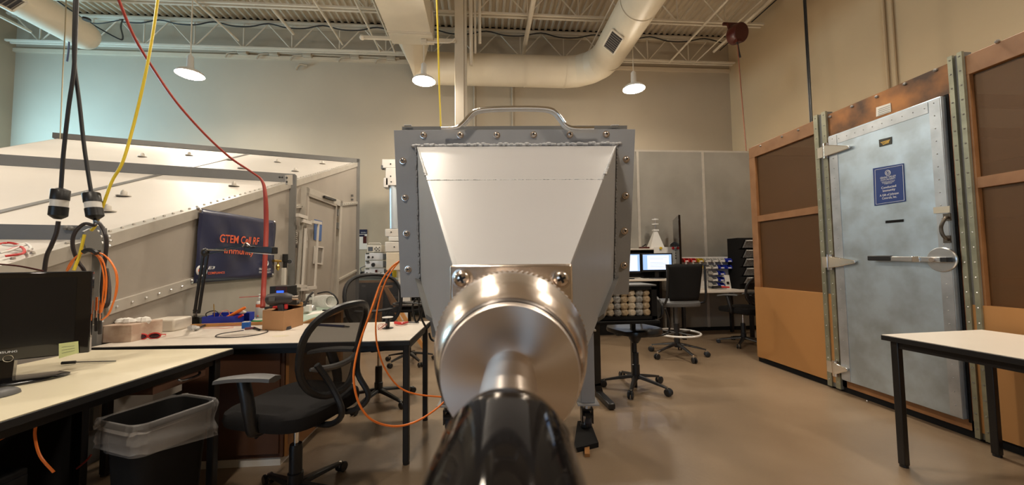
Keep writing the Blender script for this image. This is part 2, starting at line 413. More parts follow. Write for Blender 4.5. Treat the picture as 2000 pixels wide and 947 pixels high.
# rectangular duct
b0 = atY(757, 62, 6.7); b1 = atY(842, 64, 6.7)
t = thing('rectangular_duct', 'cream rectangular duct dropping from the roof left of the column', 'duct', (b0.x, 6.7, b0.z))
wd = b1.x-b0.x
MB().bb((0, -5.5, 0), (wd, 0, .55)).build('duct_section', DUCT, t, bevel=.006)
MB().bb((.01, .0, -.035), (wd+.02, .32, .5)).build('end_boot', DUCT, t, bevel=.006)
MB().bb((-.01, -.03, -.012), (wd+.01, .0, .56)).build('joint_flange', STEELP, t)
# round duct with elbow
zc = 5.46; yd = 8.02; R2 = .335
xl = atY(812, 128, yd).x; xr = 2.62
t = thing('round_duct', 'large cream round duct running along the back wall then turning overhead on the right', 'duct', (xl, yd, zc))
def ring(p, d, r):
    d = Vector(d).normalized(); MB().tube([Vector(p)-d*.012, Vector(p)+d*.012], r+.01, 32, caps=False).build('joint_ring', DUCT, t, world=True, smooth=True)
MB().tube([(xl, yd, zc), (.95, yd, zc)], R2, 32, caps=False).build('duct_section', DUCT, t, world=True, smooth=True)
MB().tube([(.95, yd, zc), (xr-.75, yd, zc)], R2, 32, caps=False).build('duct_section', DUCT, t, world=True, smooth=True)
ring((.95, yd, zc), (1, 0, 0), R2); ring((xr-.75, yd, zc), (1, 0, 0), R2)
el = [Vector((xr-.75+.75*math.sin(a), yd-.75*(1-math.cos(a)), zc)) for a in [i*PI/2/4 for i in range(5)]]
for i in range(4):
    MB().tube([el[i], el[i+1]], R2, 32, caps=False).build('elbow_gore', DUCT, t, world=True, smooth=True)
    if i: MB().ball(el[i], R2*.995, 28).build('elbow_joint', DUCT, t, world=True, smooth=True)
yy = yd-.75
for y1 in (5.7, 4.6, 3.5, 2.4, 1.0):
    MB().tube([(xr, yy, zc), (xr, y1, zc)], R2, 32, caps=False).build('duct_section', DUCT, t, world=True, smooth=True); ring((xr, y1, zc), (0, 1, 0), R2); yy = y1
nr = Vector((-.62, 0, -.78)).normalized(); u = nr.cross(Vector((0, 1, 0)))
grille(t, Vector((xr, 6.4, zc))+nr*(R2+.012), Vector((0, 1, 0)), u, .5, .26, 9, nr)
# mitred riser from the rectangular boot down to the round duct
m = MB(); q0 = [atY(788, 82, 7.1), atY(850, 84, 7.1)]
r1 = [(xl-.0+.0, yd+math.cos(2*PI*j/16)*R2, zc+math.sin(2*PI*j/16)*R2) for j in range(16)]
r0 = [(b0.x+wd/2+math.copysign(min(wd/2, abs(.7*math.cos(2*PI*j/16))), math.cos(2*PI*j/16)+1e-9)*.8, 7.0+.25*math.sin(2*PI*j/16+PI/4)*0+.12*math.cos(2*PI*j/16), b0.z+.25+math.sin(2*PI*j/16)*.28) for j in range(16)]
m.add(r0+r1, [(j, (j+1) % 16, (j+1) % 16+16, j+16) for j in range(16)]+[tuple(range(16))])
m.build('transition_piece', DUCT, t, world=True, smooth=True)

# ------------------------------------------------------------------ column, strut, conduits
c0 = atY(888, 100, 6.95); c1 = atY(911, 100, 6.95)
t = thing('steel_column', 'cream steel column rising behind the handle of the grey cell', 'column', (c0.x, 6.95, 0))
cw = (c1.x-c0.x)*.78
MB().bb((0, 0, 0), (cw, .2, 6.8)).build('shaft', STEELP, t, bevel=.008)
MB().bb((cw+.005, .03, 0), (cw+.055, .13, 6.8)).build('cable_channel', STEELP, t, bevel=.004)
t2 = c1.x
for k, (dx, r, z0, lb) in enumerate([(.09, .035, 5.0, 'white conduit closest to the column, on its right side'), (.17, .02, 5.25, 'slim middle conduit of the three right of the column'), (.26, .028, 5.45, 'rightmost of the conduits dropping beside the column')]):
    tag(MB().tube([(t2+dx, 7.0, z0), (t2+dx, 6.9, 6.85)], r, 8).build('conduit', STEELP), lb, 'conduit', 'conduits beside the column')
a = atY(707, 73, 6.9); b = atY(890, 80, 6.9)
t = thing('strut_channel', 'cream strut with bent conduit crossing to the column above the middle lamp', 'strut', tuple(a))
MB().bar(a, b, .05, .05).build('channel', STEELP, t, world=True)
MB().ball(a, .05, 8).build('end_fitting', STEELP, t, world=True)
q = atY(828, 82, 6.85)
MB().tube(spline([q, atY(865, 83, 6.85), atY(880, 82, 6.85), atY(888, 76, 6.85)], 5), .018, 8).build('conduit', STEELP, t, world=True)
MB().box(q, (.1, .08, .08)).build('junction_box', STEELP, t, world=True, bevel=.006)
for px, lb in ((927, 'slim conduit on the back wall just right of the column'), (1001, 'slim conduit on the back wall under the horizontal round duct')):
    p = atY(px, 200, 8.88); tag(MB().tube([(p.x, 8.87, 0.1), (p.x, 8.87, 5.9)], .025, 8).build('wall_conduit', WALLB), lb, 'conduit', 'conduits on the back wall')
for px, lb in ((1727, 'left conduit of the pair on the right wall above the galvanised door'), (1743, 'right conduit of the pair on the right wall above the galvanised door')):
    p = atX(px, 60, 6.4); tag(MB().tube([(6.4, p.y, 1), (6.4, p.y, 6.85)], .025, 8).build('wall_conduit', WALL), lb, 'conduit', 'conduits on the right wall')
# pipe with brackets on the back wall, left half
t = thing('wall_pipe', 'painted pipe on brackets high on the back wall, between the left and middle lamps', 'pipe', tuple(atY(450, 100, 8.8)))
MB().tube([atY(430, 98, 8.8), atY(780, 114, 8.8)], .02, 8).build('pipe', WALLB, t, world=True)
for px, py in ((475, 101), (536, 104), (601, 107), (694, 110), (765, 113)):
    p = atY(px, py, 8.82)
    MB().box(p+Vector((0, 0, -.02)), (.2, .12, .1)).build('bracket', WALLB, t, world=True, bevel=.01)
    MB().tube(spline([p+Vector((-.12, -.02, -.03)), p+Vector((-.3, -.04, -.06)), p+Vector((-.38, -.02, -.16))], 4), .018, 6).build('cable_end', WALLB, t, world=True)
p = atY(591, 131, 8.86)
tag(MB().tube(spline([p+Vector((.1, .0, .04)), p+Vector((-.05, -.05, .03)), p+Vector((-.14, -.02, -.08))], 4), .025, 6).build('wall_hook', WALLB), 'small painted hook on the back wall below the bracketed pipe', 'hook')

# ------------------------------------------------------------------ pendant lamps
def pendant(loc, ceil_z, label, src=None):
    t = thing('pendant_lamp', label, 'lamp', loc, 0, 'round high bay lamps')
    MB().tube([(0, 0, .34), (0, 0, ceil_z-loc[2])], .010, 6).build('hanging_rod', STEELP, t)
    MB().lathe([(0, .36), (.03, .355), (.05, .33), (.055, .14), (.075, .10), (.08, .05), (0, .05)], n=20).build('driver_housing', WHT, t, smooth=True)
    MB().lathe([(.08, .10), (.15, .075), (.2, .04), (.215, .0), (.205, .0), (.19, .035), (.08, .07)], n=32).build('reflector', WHT, t, smooth=True)
    MB().lathe([(.0, -.035), (.08, -.033), (.16, -.022), (.2, .0), (.19, .02), (0, .02)], n=32).build('diffuser', LAMPE, t, smooth=True)
    l = bpy.data.lights.new('lamp_light', 'AREA'); l.shape = 'DISK'; l.size = .36; l.energy = LAMP_W; l.color = (1, .86, .69)
    lo = bpy.data.objects.new('lamp_light', l); C.objects.link(lo); lo.location = (loc[0], loc[1], loc[2]-.045)
    l2 = bpy.data.lights.new('lamp_glow', 'POINT'); l2.energy = LAMP_W*1.0; l2.color = (1, .85, .66); l2.shadow_soft_size = .12
    lo2 = bpy.data.objects.new('lamp_glow', l2); C.objects.link(lo2); lo2.location = (loc[0], loc[1], loc[2]-.17)
    return t
for px, py, zc_, lb in ((371, 146, 6.9, 'round white pendant lamp hanging over the wedge cell, left in the photo'), (828, 159, 5.35, 'round white pendant lamp under the rectangular duct, just left of the column'), (1238, 174, 6.9, 'round white pendant lamp on the right, below the sloping round duct')):
    pendant(tuple(atY(px, py, 6.9)), zc_, lb)
for x, sx_ in ((-5.3, 'left'), (-1.1, 'middle'), (3.0, 'right')):
    for y, sy_ in ((3.2, 'in the row before the back row'), (-.6, 'in the row straight above the camera')):
        if y < 0 and x < -3: continue
        pendant((x, y, 4.68), 6.9, 'round white pendant lamp %s, %s one' % (sy_, sx_))

# dark red reel in the corner with its hanging cord
p = atY(1440, 66, 6.6)
t = thing('cord_reel', 'dark red cord reel mounted by the roof in the right corner', 'reel', tuple(p))
MB().lathe([(0, -.1), (.17, -.1), (.185, -.08), (.185, .08), (.17, .1), (0, .1)], p, (.25, -1, -.25), 28).build('drum', DKRED, t, world=True, smooth=True)
MB().lathe([(0, -.115), (.1, -.115), (.12, -.098), (0, -.098)], p, (.25, -1, -.25), 20).build('hub', DKRED, t, world=True, smooth=True)
MB().prism([p+Vector((-.10, .06, .1)), p+Vector((.10, .06, .1)), p+Vector((.14, .06, .26)), p+Vector((-.15, .06, .26))], (0, .04, 0)).build('mounting_bracket', DKRED, t, world=True)
MB().bar(p+Vector((-.2, .12, .27)), p+Vector((.2, .12, .27)), .04, .05).build('mounting_bar', DKRED, t, world=True)
MB().box(p+Vector((-.06, -.08, -.2)), (.1, .1, .05)).build('cord_guide', DKRED, t, world=True)
q = p+Vector((-.07, -.08, -.22)); e = atY(1458, 300, 6.45)
tag(MB().tube([q, e], .010, 6).build('reel_cord', mat('brown_cord', (.22, .08, .04), .5)), 'thin reddish cord hanging from the reel to the wooden screen room', 'cord')
MB().tube(spline([q, q+Vector((.03, 0, -.2)), q+Vector((.05, 0, -.3))], 4), .016, 6).build('cord_stop', BLK, t, world=True)
for k, (a, b) in enumerate((((1581, 0), (1583, 238)), ((1584, 0), (1586, 236)))):
    A = atX(*a, 5.2); B = atX(*b, 5.2)
    tag(MB().tube([(A.x, B.y, 6.8), B, (B.x, B.y, B.z-.4)], .012, 6).build('hanging_cable', BLK), ['left', 'right'][k]+' one of two dark cables hanging side by side before the right wall', 'cable', 'pair of dark cables by the right wall')
p0 = atY(1394, 101, 8.3); tag(MB().tube([(p0.x+.09, 8.2, p0.z-.02), (p0.x+.09, 2.5, p0.z-.02)], .013, 6).build('black_cable', BLK), 'black cable strapped along the bar beside the dark red reel', 'cable')

# ================================================================== shielded room of grey panels at the back right
t = thing('shielded_enclosure', 'tall grey metal panelled room behind the desks at the back right', 'shielded room', (0, 6, 0))
xs = [.55, atY(1247, 400, 6).x, atY(1375, 400, 6).x, atY(1375, 400, 6).x+1.25, XR-.04]
zt = atY(1350, 297, 6).z
for a, b in zip(xs[:-1], xs[1:]):
    MB().bb((a+.008, 6, .06), (b-.008, 6.05, zt)).build('panel', SHLD, t, world=True)
for a in xs[1:-1]:
    MB().bb((a-.022, 5.985, .06), (a+.022, 6.0, zt)).build('seam_strip', RAIL, t, world=True)
MB().bb((xs[0], 6.05, .06), (xs[0]+.05, 8.4, zt)).build('side_panel', SHLD, t, world=True)
MB().bb((xs[0], 6.0, zt), (xs[-1], 8.4, zt+.03)).build('roof_panel', RAIL, t, world=True)
MB().bb((xs[0], 5.985, 0), (xs[-1], 8.4, .06)).build('base_rail', BLKM, t, world=True)
p = atY(1364, 297, 6.3); p.z = zt+.03
m = MB(); 
m.prism([p+Vector((-.12, 0, 0)), p+Vector((.05, 0, 0)), p+Vector((.06, 0, .09)), p+Vector((-.1, 0, .03))], (0, .5, 0))
tag(m.build('steel_offcut', GTF), 'short grey steel channel lying on top of the grey panelled room', 'steel offcut')
#---PART3---
# ================================================================== the small grey wedge cell on its cart (subject)
DA = -0.0832
D = thing('tapered_test_cell', 'grey welded tapered metal cell with chrome handle and large connector pointing at the camera', 'test cell', (0, 0, 0), DA)
DI = D.matrix_basis.inverted()
def L_(px, py, d):
    """point on the plane at distance d along the device axis, in device coordinates"""
    n = D.matrix_basis.to_3x3() @ Vector((0, 1, 0)); return DI @ atP(px, py, n*d, n)
FD = 1.4
fl = [L_(769, 254, FD), L_(1241, 252, FD), L_(1228, 575, FD), L_(783, 581, FD)]
MB().prism(fl, (0, .006, 0)).build('flange_plate', DEVG, D, bevel=.001)
# rear flange (a little larger upward) and body of the cell behind it
b = [L_(785, 247, FD+.06), L_(1225, 245, FD+.06), L_(1216, 560, FD+.06), L_(797, 566, FD+.06)]
MB().prism(b, (0, .01, 0)).build('rear_flange_plate', GTF, D)
bb_ = [b[0]+Vector((.03, -.05, -.05)), b[1]+Vector((-.03, -.05, -.05)), b[2]+Vector((-.03, -.05, .03)), b[3]+Vector((.03, -.05, .03))]
MB().prism(bb_, (0, 1.55, 0)).build('cell_body', DEVG, D, bevel=.003)
for px in (792, 1196): 
    q = L_(px, 246, FD+.05); MB().box(q+Vector((.01, 0, .002)), (.03, .01, .003)).build('weld_tab', WELD, D)
# frustum between connector plate (near) and flange (far)
ND = .152
nt = [L_(884, 517, ND), L_(1113, 517, ND)]
nb = [L_(884, 752, ND), L_(1113, 752, ND)]
ft = [L_(815, 286, FD), L_(1203, 284, FD)]; fb = [L_(822, 549, FD), L_(1198, 547, FD)]
def lerp(a, b_, t): return a*(1-t)+b_*t
# seam station of the two top sheets
ts = (0.415-ND)/(FD-ND)
s0 = lerp(nt[0], ft[0], ts); s1 = lerp(nt[1], ft[1], ts)
th = Vector((0, 0, -.002))
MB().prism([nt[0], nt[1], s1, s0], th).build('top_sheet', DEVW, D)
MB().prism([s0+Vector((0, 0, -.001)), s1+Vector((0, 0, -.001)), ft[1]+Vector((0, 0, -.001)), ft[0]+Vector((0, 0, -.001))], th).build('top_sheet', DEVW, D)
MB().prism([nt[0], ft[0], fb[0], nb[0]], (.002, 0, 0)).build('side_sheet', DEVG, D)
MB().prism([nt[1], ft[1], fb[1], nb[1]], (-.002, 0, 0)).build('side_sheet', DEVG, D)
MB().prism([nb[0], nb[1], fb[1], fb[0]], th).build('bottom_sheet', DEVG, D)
# folded lips below the side sheets
for s, i in ((-1, 0), (1, 1)):
    a = lerp(nb[i], fb[i], .16); c = fb[i]
    MB().prism([a, c, c+Vector((s*.022, 0, .012)), a+Vector((s*.006, 0, .004))], (0, 0, -.004)).build('bottom_lip', GTF, D)
# weld beads: overlapping ripples, one mesh per seam
def bead(a, b_, r, name='weld_bead', step=.011, m=WELD, amp=.35):
    mb = MB(); n = max(3, int((b_-a).length/step)); d = (b_-a).normalized()
    for i in range(n+1):
        p = lerp(a, b_, i/n)+Vector((random.uniform(-1, 1), 0, random.uniform(-1, 1)))*r*amp
        q = Vector((0, 0, 1)) if abs(d.z) > .7 else Vector((1, 0, 0))
        mb.ball(p, r*random.uniform(.85, 1.15), 6, (1.3, 1, .8) if q.x else (.8, 1, 1.3))
    return mb.build(name, m, D, smooth=True)
bead(ft[0]+Vector((-.012, -.002, .003)), ft[1]+Vector((.01, -.002, .006)), .0085)
bead(ft[0]+Vector((-.006, -.002, 0)), fb[0]+Vector((-.004, -.002, 0)), .006, m=DEVG)
bead(ft[1]+Vector((.004, -.002, 0)), fb[1]+Vector((.004, -.002, 0)), .005, m=DEVG)
bead(s0, s1, .0011, step=.0022, amp=.3)
bead(lerp(s0, ft[0], .05), lerp(s0, ft[0], .95), .0018, step=.004)
bead(lerp(s1, ft[1], .05), lerp(s1, ft[1], .95), .0018, step=.004)
# screws of the flange
def screw(p, r, parent, m=NICK, rot=0.0, ax=(0, -1, 0)):
    ax = Vector(ax); h = MB().lathe([(r*1.25, 0), (r*1.25, r*.12), (r, r*.15), (r*.97, r*.45), (r*.75, r*.75), (r*.35, r*.9), (0, r*.93)], p, ax, 18).build('screw', m, parent, smooth=True)
    cr = MB(); q = p+ax*r*.86
    for a in (rot, rot+PI/2):
        d = Vector((math.cos(a), 0, math.sin(a)))*r*.5; cr.bar(q-d, q+d, r*.28, r*.22, ax)
    cr.build('cross_recess', BLK, h)
sp = [(827, 264), (899, 264), (970, 264), (1042, 263), (1113, 263), (1184, 262), (787, 314), (791, 386), (794, 456), (797, 526), (1223, 311), (1222, 382), (1220, 451), (1219, 518)]
for i, (px, py) in enumerate(sp):
    screw(L_(px, py, FD-.001), .0105, D, rot=random.uniform(0, 1.5))
for px, py in ((839, 568), (1181, 566)): screw(L_(px, py, FD-.03), .010, D, rot=.7)
for s, px in ((-1, 838), (1, 1182)):
    MB().prism([L_(px-14*s*-1*-1, 548, FD-.02), L_(px+4*s*-1, 545, FD-.02), L_(px-12*s, 582, FD-.02), L_(px-22*s*-1*-1, 582, FD-.02)], (0, .004, 0)) if False else None
# chrome handle standing on top of the rear flange
hp = [(862, 250), (890, 249), (903, 241), (920, 222), (934, 214), (965, 211), (1000, 210), (1040, 210), (1070, 212), (1085, 218), (1096, 231), (1106, 244), (1122, 250), (1160, 250)]
pts = spline([L_(x, y, FD-.03) for x, y in hp], 4)
MB().tube(pts, .0068, 12).build('handle', CHR, D, smooth=True)
pts = spline([L_(x*1.0+(3 if x < 1000 else -3), y+5, FD-.015) for x, y in hp[2:-1]], 4)
MB().tube(pts, .006, 12).build('handle_core', WHT, D, smooth=True)
# ---- connector
ax0 = Vector((L_(999, 600, .15).x, 0, 1.2-.0254))
def onax(d): return Vector((ax0.x*(1 if d > .1 else 1), d, ax0.z))
pw = (nt[1].x-nt[0].x)
MB().bb((nt[0].x-.0002, ND-.006, nb[0].z), (nt[1].x+.0002, ND, nt[0].z-.0001)).build('connector_plate', NICK, D, bevel=.001)
for px in (903, 1095):
    p = L_(px, 544, ND-.006); screw(p, .0033, D, NICK, rot=.4)
for px in (903, 1095):
    p = L_(px, 722, ND-.006); screw(p, .0033, D, NICK, rot=1.1)
o = onax(0)
YA = (0, 1, 0)
# coupling ring with knurled edge
prof = [(.0150, .1240), (.0200, .1240), (.0218, .1222), (.0223, .120), (.0223, .1085), (.0217, .1060), (.0203, .0990), (.0180, .0905), (.0168, .0890)]
MB().lathe([(.0185, .147), (.0185, .128), (.0205, .126), (.0205, .122)], onax(0), YA, 48).build('connector_barrel', NICK, D, smooth=True)
MB().lathe(prof, onax(0), YA, 64).build('coupling_ring', NICK, D, smooth=True)
kn = MB()
for i in range(90):
    a = 2*PI*i/90; c = onax(0)+Vector((math.cos(a)*.0223, 0, math.sin(a)*.0223))
    kn.tube([c+Vector((0, .110, 0)), c+Vector((0, .118, 0))], .0005, 5)
kn.build('knurling', NICK, D)
MB().lathe([(.0171, .0905), (.0166, .0885), (.0163, .0860)], onax(0), YA, 48).build('ring_gasket', mat('ring_groove_dark', (.12, .10, .09), .4, metal=.8), D, smooth=True)
# flats of the nut
MB().lathe([(.0150, .0890), (.0160, .0880), (.0160, .0845), (.0155, .0835), (.0056, .0830)], onax(0), YA, 64).build('front_washer', SPUN, D, smooth=True)
MB().lathe([(.0056, .084), (.0056, .0790), (.0056, .0520)], onax(0), YA, 48).build('connector_shaft', NICK, D, smooth=True)
c = onax(0)
MB().lathe([(.0060, .0525), (.0076, .0522), (.0084, .0508), (.0088, .0480), (.0089, .0220), (.0080, .0212), (0, .0210)], c, YA, 64).build('vinyl_cap', CAPB, D, smooth=True)
# ---- cart
def cart_pt(px, py, z=0): return DI @ atZ(px, py, z)
cr_ = cart_pt(1165, 838); cl = cart_pt(868, 838)
K = thing('rolling_cart', 'grey steel cart on swivel casters carrying the tapered cell', 'cart', (0, 0, 0), DA)
yf = cr_.y; yb = yf+1.0
xr_, xl_ = cr_.x-.065, cl.x+.04
for nm, x, y in (('fr', xr_, yf), ('fl', xl_, yf), ('br', xr_, yb), ('bl', xl_, yb)):
    lg = MB().bb((x-.05, y-.05, .2), (x+.05, y+.05, .70)).build('leg', DEVG, K, bevel=.004)
    MB().bb((x-.075, y-.075, .19), (x+.075, y+.075, .2)).build('foot_plate', DEVG, lg)
    MB().bb((x-.065, y-.065, .70), (x+.065, y+.065, .712)).build('top_plate', ALU, lg)
    MB().tube([(x, y, .19), (x, y, .15)], .028, 12).build('swivel', ALU, lg)
    cs = MB().bb((x-.04, y-.03, .05), (x-.032, y+.05, .15)); cs.bb((x+.032, y-.03, .05), (x+.04, y+.05, .15)); cs.bb((x-.04, y-.03, .14), (x+.04, y+.05, .152)); cs.build('caster_fork', BLKP, lg)
    MB().lathe([(0, -.025), (.055, -.025), (.064, -.018), (.064, .018), (.055, .025), (0, .025)], (x, y+.01, .064), (1, 0, 0), 20).build('caster_wheel', DGREY, lg, smooth=True)
    MB().box((x, y-.06, .12), (.05, .05, .012)).build('brake_lever', BLKP, lg)
for y in (yf, yb): MB().bb((xl_, y-.03, .712), (xr_, y+.03, .77)).build('cross_rail', DEVG, K, bevel=.003)
for x in (xl_, xr_): MB().bb((x-.03, yf, .712), (x+.03, yb, .77)).build('side_rail', DEVG, K, bevel=.003)
zb = bb_[2].z
# sloping support plates that hold the cell above the cart
for s, x0, x1 in ((-1, L_(838, 585, 1.47).x, L_(855, 650, 1.47).x), (1, L_(1184, 583, 1.47).x, L_(1146, 652, 1.47).x)):
    z1 = fl[2].z+.01; z0 = L_(1146, 655, 1.47).z
    MB().prism([(x0, 1.47, z1+.04), (x0+s*.018, 1.47, z1+.04), (x1+s*.022, 1.47, z0), (x1, 1.47, z0)], (0, .03, 0)).build('support_angle', GTF, K)
    MB().bar((x1, 1.48, z0+.01), (x1, yf, .76), .03, .03).build('support_strut', GTF, K)
MB().prism([(L_(838, 585, 1.5).x, 1.5, z1+.02), (L_(1184, 585, 1.5).x, 1.5, z1+.02), (L_(1146, 652, 1.5).x, 1.5, z0), (L_(855, 652, 1.5).x, 1.5, z0)], (0, .006, 0)).build('support_plate', DEVG, K)
for x in (xl_+.12, xr_-.12):
    MB().bb((x-.02, yf-.02, .77), (x+.02, yf+.02, zb)).build('support_post', GTF, K)
    MB().bb((x-.02, yf+.3, .77), (x+.02, yf+.34, zb)).build('support_post', GTF, K)
# black steel foot plate and wood strip on the floor behind the connector
a = atZ(1142, 826, 0); b2 = atZ(1168, 866, 0)
t = thing('leveling_plate', 'black triangular plate with a knob on the floor beside the cart caster', 'floor plate', tuple(a))
P3 = [atZ(1128, 822, .03), atZ(1152, 820, .03), atZ(1169, 864, .03), atZ(1120, 876, .03)]
MB().prism(P3, (0, 0, -.03)).build('plate', BLKM, t, world=True)
q = atZ(1142, 832, .04); MB().tube([q, q+Vector((0, 0, .07))], .008, 8).build('threaded_stud', NICK, t, world=True)
MB().lathe([(0, 0), (.03, 0), (.03, .02), (0, .02)], q, (0, 0, 1), 12).build('knob', BLK, t, world=True)
tag(MB().prism([atZ(1138, 780, .02), atZ(1146, 780, .02), atZ(1152, 886, .02), atZ(1142, 886, .02)], (0, 0, -.02)).build('wood_strip', LBROWN), 'narrow brown wood strip on the floor beside the black triangular plate', 'wood strip')
# dangling cables under the left of the flange
for k, pl in enumerate(([(812, 583), (806, 600), (812, 628), (820, 620), (825, 600), (832, 590)], [(818, 583), (820, 610), (826, 628), (835, 640), (845, 622)], [(790, 590), (812, 592), (838, 596)], [(838, 650), (842, 662), (850, 665), (858, 655), (861, 640)])):
    tag(MB().tube(spline([atY(x, y, 2.45) for x, y in pl], 6), .007, 6).build('black_cable', BLK), ['black cable loop hanging below the left edge of the cell flange', 'black cable sagging lowest under the cell flange, left of the dark support angle', 'short black cable running level under the cell flange', 'black cable curl beside the dark sloping support angle'][k], 'cable')

# ================================================================== large wedge cell at the left
RR = Vector((-2.50, 7.5, 0)); RL = Vector((-6.61, 6.2, 0))
zr = atP(698, 318, RR, (RL-RR).cross(Vector((0, 0, 1))).normalized()).z
RR = atP(698, 318, RR, (RL-RR).cross(Vector((0, 0, 1))).normalized()); RR.z = 0
dW = (RR-RL).normalized(); nA = Vector((dW.y, -dW.x, 0))      # axis from rear to apex
if nA.y > 0: nA = -nA
W = (RR-RL).length; Lc = 8.7; CEN = (RR+RL)/2; AP = CEN+nA*Lc+Vector((-.22, 0, 0))
sdir = (AP-RR); sdir.z = 0; sdir.normalize(); sn = Vector((-sdir.y, sdir.x, 0))
if sn.x < 0: sn = -sn                                          # outward normal of the right side wall
def PS(px, py, off=0.0): return atP(px, py, RR+sn*off, sn)
q3 = PS(190, 466); t3 = (q3-RR).dot(sdir)/(AP-RR).length
q2 = PS(568, 360); t2_ = (q2-RR).dot(sdir)/(AP-RR).length
slope = (q3.z-zr)/t3
def right(t, z=None): p = RR.lerp(AP, t); p.z = zr+slope*t if z is None else z; return p
def left(t, z=None): p = RL.lerp(AP, t); p.z = zr+slope*t if z is None else z; return p
G = thing('wedge_test_cell', 'huge grey wedge-shaped metal test cell filling the left of the hall', 'test cell', (RR.x, RR.y, 0))
ZB = .25; TE = .80
st = [0, t2_, t3, TE]
def top_panel(t0, t1, u0, u1):
    g = .004
    a = right(t0).lerp(left(t0), u0); b_ = right(t1).lerp(left(t1), u0); c = right(t1).lerp(left(t1), u1); d = right(t0).lerp(left(t0), u1)
    ce = (a+b_+c+d)/4; return [p+(ce-p).normalized()*g for p in (a, b_, c, d)]
for t0, t1 in zip(st[:-1], st[1:]):
    for u0, u1 in ((0, .42), (.42, 1)):
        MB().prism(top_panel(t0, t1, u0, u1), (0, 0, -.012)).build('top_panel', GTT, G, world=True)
    a, b_ = right(t0).lerp(left(t0), .42), right(t1).lerp(left(t1), .42)
    MB().bar(a+Vector((0, 0, .004)), b_+Vector((0, 0, .004)), .05, .008).build('top_seam_strip', GTF, G, world=True)
    # side panel
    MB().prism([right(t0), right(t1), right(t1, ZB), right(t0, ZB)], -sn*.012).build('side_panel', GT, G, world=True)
    # riveted edge angle along the top of the side
    MB().bar(right(t0)+sn*.01+Vector((0, 0, -.03)), right(t1)+sn*.01+Vector((0, 0, -.03)), .012, .075).build('edge_angle', RAIL, G, world=True)
    MB().bar(right(t0)-sn*.035+Vector((0, 0, .004)), right(t1)-sn*.035+Vector((0, 0, .004)), .09, .008).build('edge_angle', RAIL, G, world=True)
    rv = MB(); n = int((right(t1)-right(t0)).length/.085)
    for i in range(n):
        p = right(t0).lerp(right(t1), (i+.5)/n)-sn*.04+Vector((0, 0, .010)); rv.ball(p, .011, 6)
    rv.build('rivets', RAIL, G, world=True, kind='stuff')
# left side, bottom, back, tip
MB().prism([left(0), left(TE), left(TE, ZB), left(0, ZB)], (.012, 0, 0)).build('side_panel', GT, G, world=True)
MB().prism([right(0, ZB), left(0, ZB), left(TE, ZB), right(TE, ZB)], (0, 0, -.012)).build('bottom_panel', GT, G, world=True)
MB().prism([right(0), left(0), left(0, ZB), right(0, ZB)], nA*-.012).build('rear_panel', GT, G, world=True)
MB().prism([right(TE), left(TE), left(TE, ZB), right(TE, ZB)], nA*.012).build('tip_plate', GTF, G, world=True)
for t in (0.02, t2_, t3-.02):
    for f in (right, left):
        p = f(t, 0)+(-dW if f is right else dW)*.15
        MB().bb((p.x-.05, p.y-.05, 0), (p.x+.05, p.y+.05, ZB)).build('support_leg', GTF, G, world=True)
# frames
def frame(t, hw, prj, name='frame', side=.05):
    a, b_ = right(t), left(t); up = Vector((0, 0, 1))
    MB().bar(a+up*prj/2+dW*side, b_+up*prj/2-dW*side, hw, prj+.02, up).build(name, GTF, G, world=True)
    MB().bar(a+dW*side*.5+up*prj, right(t, ZB)+dW*side*.5, hw, side+.02, dW).build(name, GTF, G, world=True)
frame(0, .09, .065, 'rear_frame', .04); frame(t2_, .07, .09, 'middle_frame', .05); frame(t3, .05, .065, 'front_frame', .02)
# lifting bosses on the top
for t, u in ((.1, .25), (.1, .55), (.12, .40), (.2, .1), (.21, .28), (.16, .64), (.36, .12), (.44, .30), (.42, .7), (.52, .5), (.5, .2), (.07, .1)):
    p = right(t).lerp(left(t), u)
    MB().lathe([(.05, 0), (.05, .008), (.022, .012), (.02, .04), (.012, .055), (0, .058)], p, (0, 0, 1), 10).build('lifting_boss', RAIL, G, world=True, smooth=True)
# side rails
def rail(a, b_, h=.07, th_=.025, m=RAIL):
    MB().bar(a+sn*th_/2, b_+sn*th_/2, th_, h).build('side_rail', m, G, world=True)
    rv = MB(); n = max(2, int((b_-a).length/.1))
    for i in range(n): rv.ball(a.lerp(b_, (i+.5)/n)+sn*(th_+.003), .009, 6)
    rv.build('rivets', ALU, G, world=True, kind='stuff')
rail(PS(203, 604), PS(377, 550)); rail(PS(652, 551), PS(697, 527), .04)
rail(PS(664, 399), PS(697, 396), .05); rail(PS(572, 403), PS(590, 402), .05)
# gusset and bracket at the front frame corner
p = PS(185, 440, .02)
gs = MB().prism([PS(x, y, .05) for x, y in ((160, 452), (172, 446), (184, 447), (193, 462), (197, 488), (166, 490), (158, 470))], sn*.012).build('gusset_plate', GTF, G, world=True)
for x, y in ((190, 452), (196, 462), (198, 474), (212, 462), (215, 470), (213, 480)):
    screw_p = PS(x, y, .045); MB().ball(screw_p, .011, 8).build('bolt', ALU, G, world=True, smooth=True)
for x, y in ((129, 445), (138, 446)):
    q = right(t3)+Vector((0, 0, .04)); MB().ball(atP(x, y, q+nA*.04, nA), .014, 8).build('bolt', GTF, G, world=True)
# plate with bolts at the middle frame's top corner
MB().prism([PS(x, y, .135) for x, y in ((556, 342), (568, 341), (568, 361), (558, 361))], sn*.02).build('corner_block', RAIL, G, world=True)
for x, y in ((560, 347), (560, 355), (546, 346), (551, 346)): MB().ball(PS(x, y, .165), .012, 8).build('bolt', BLK, G, world=True)
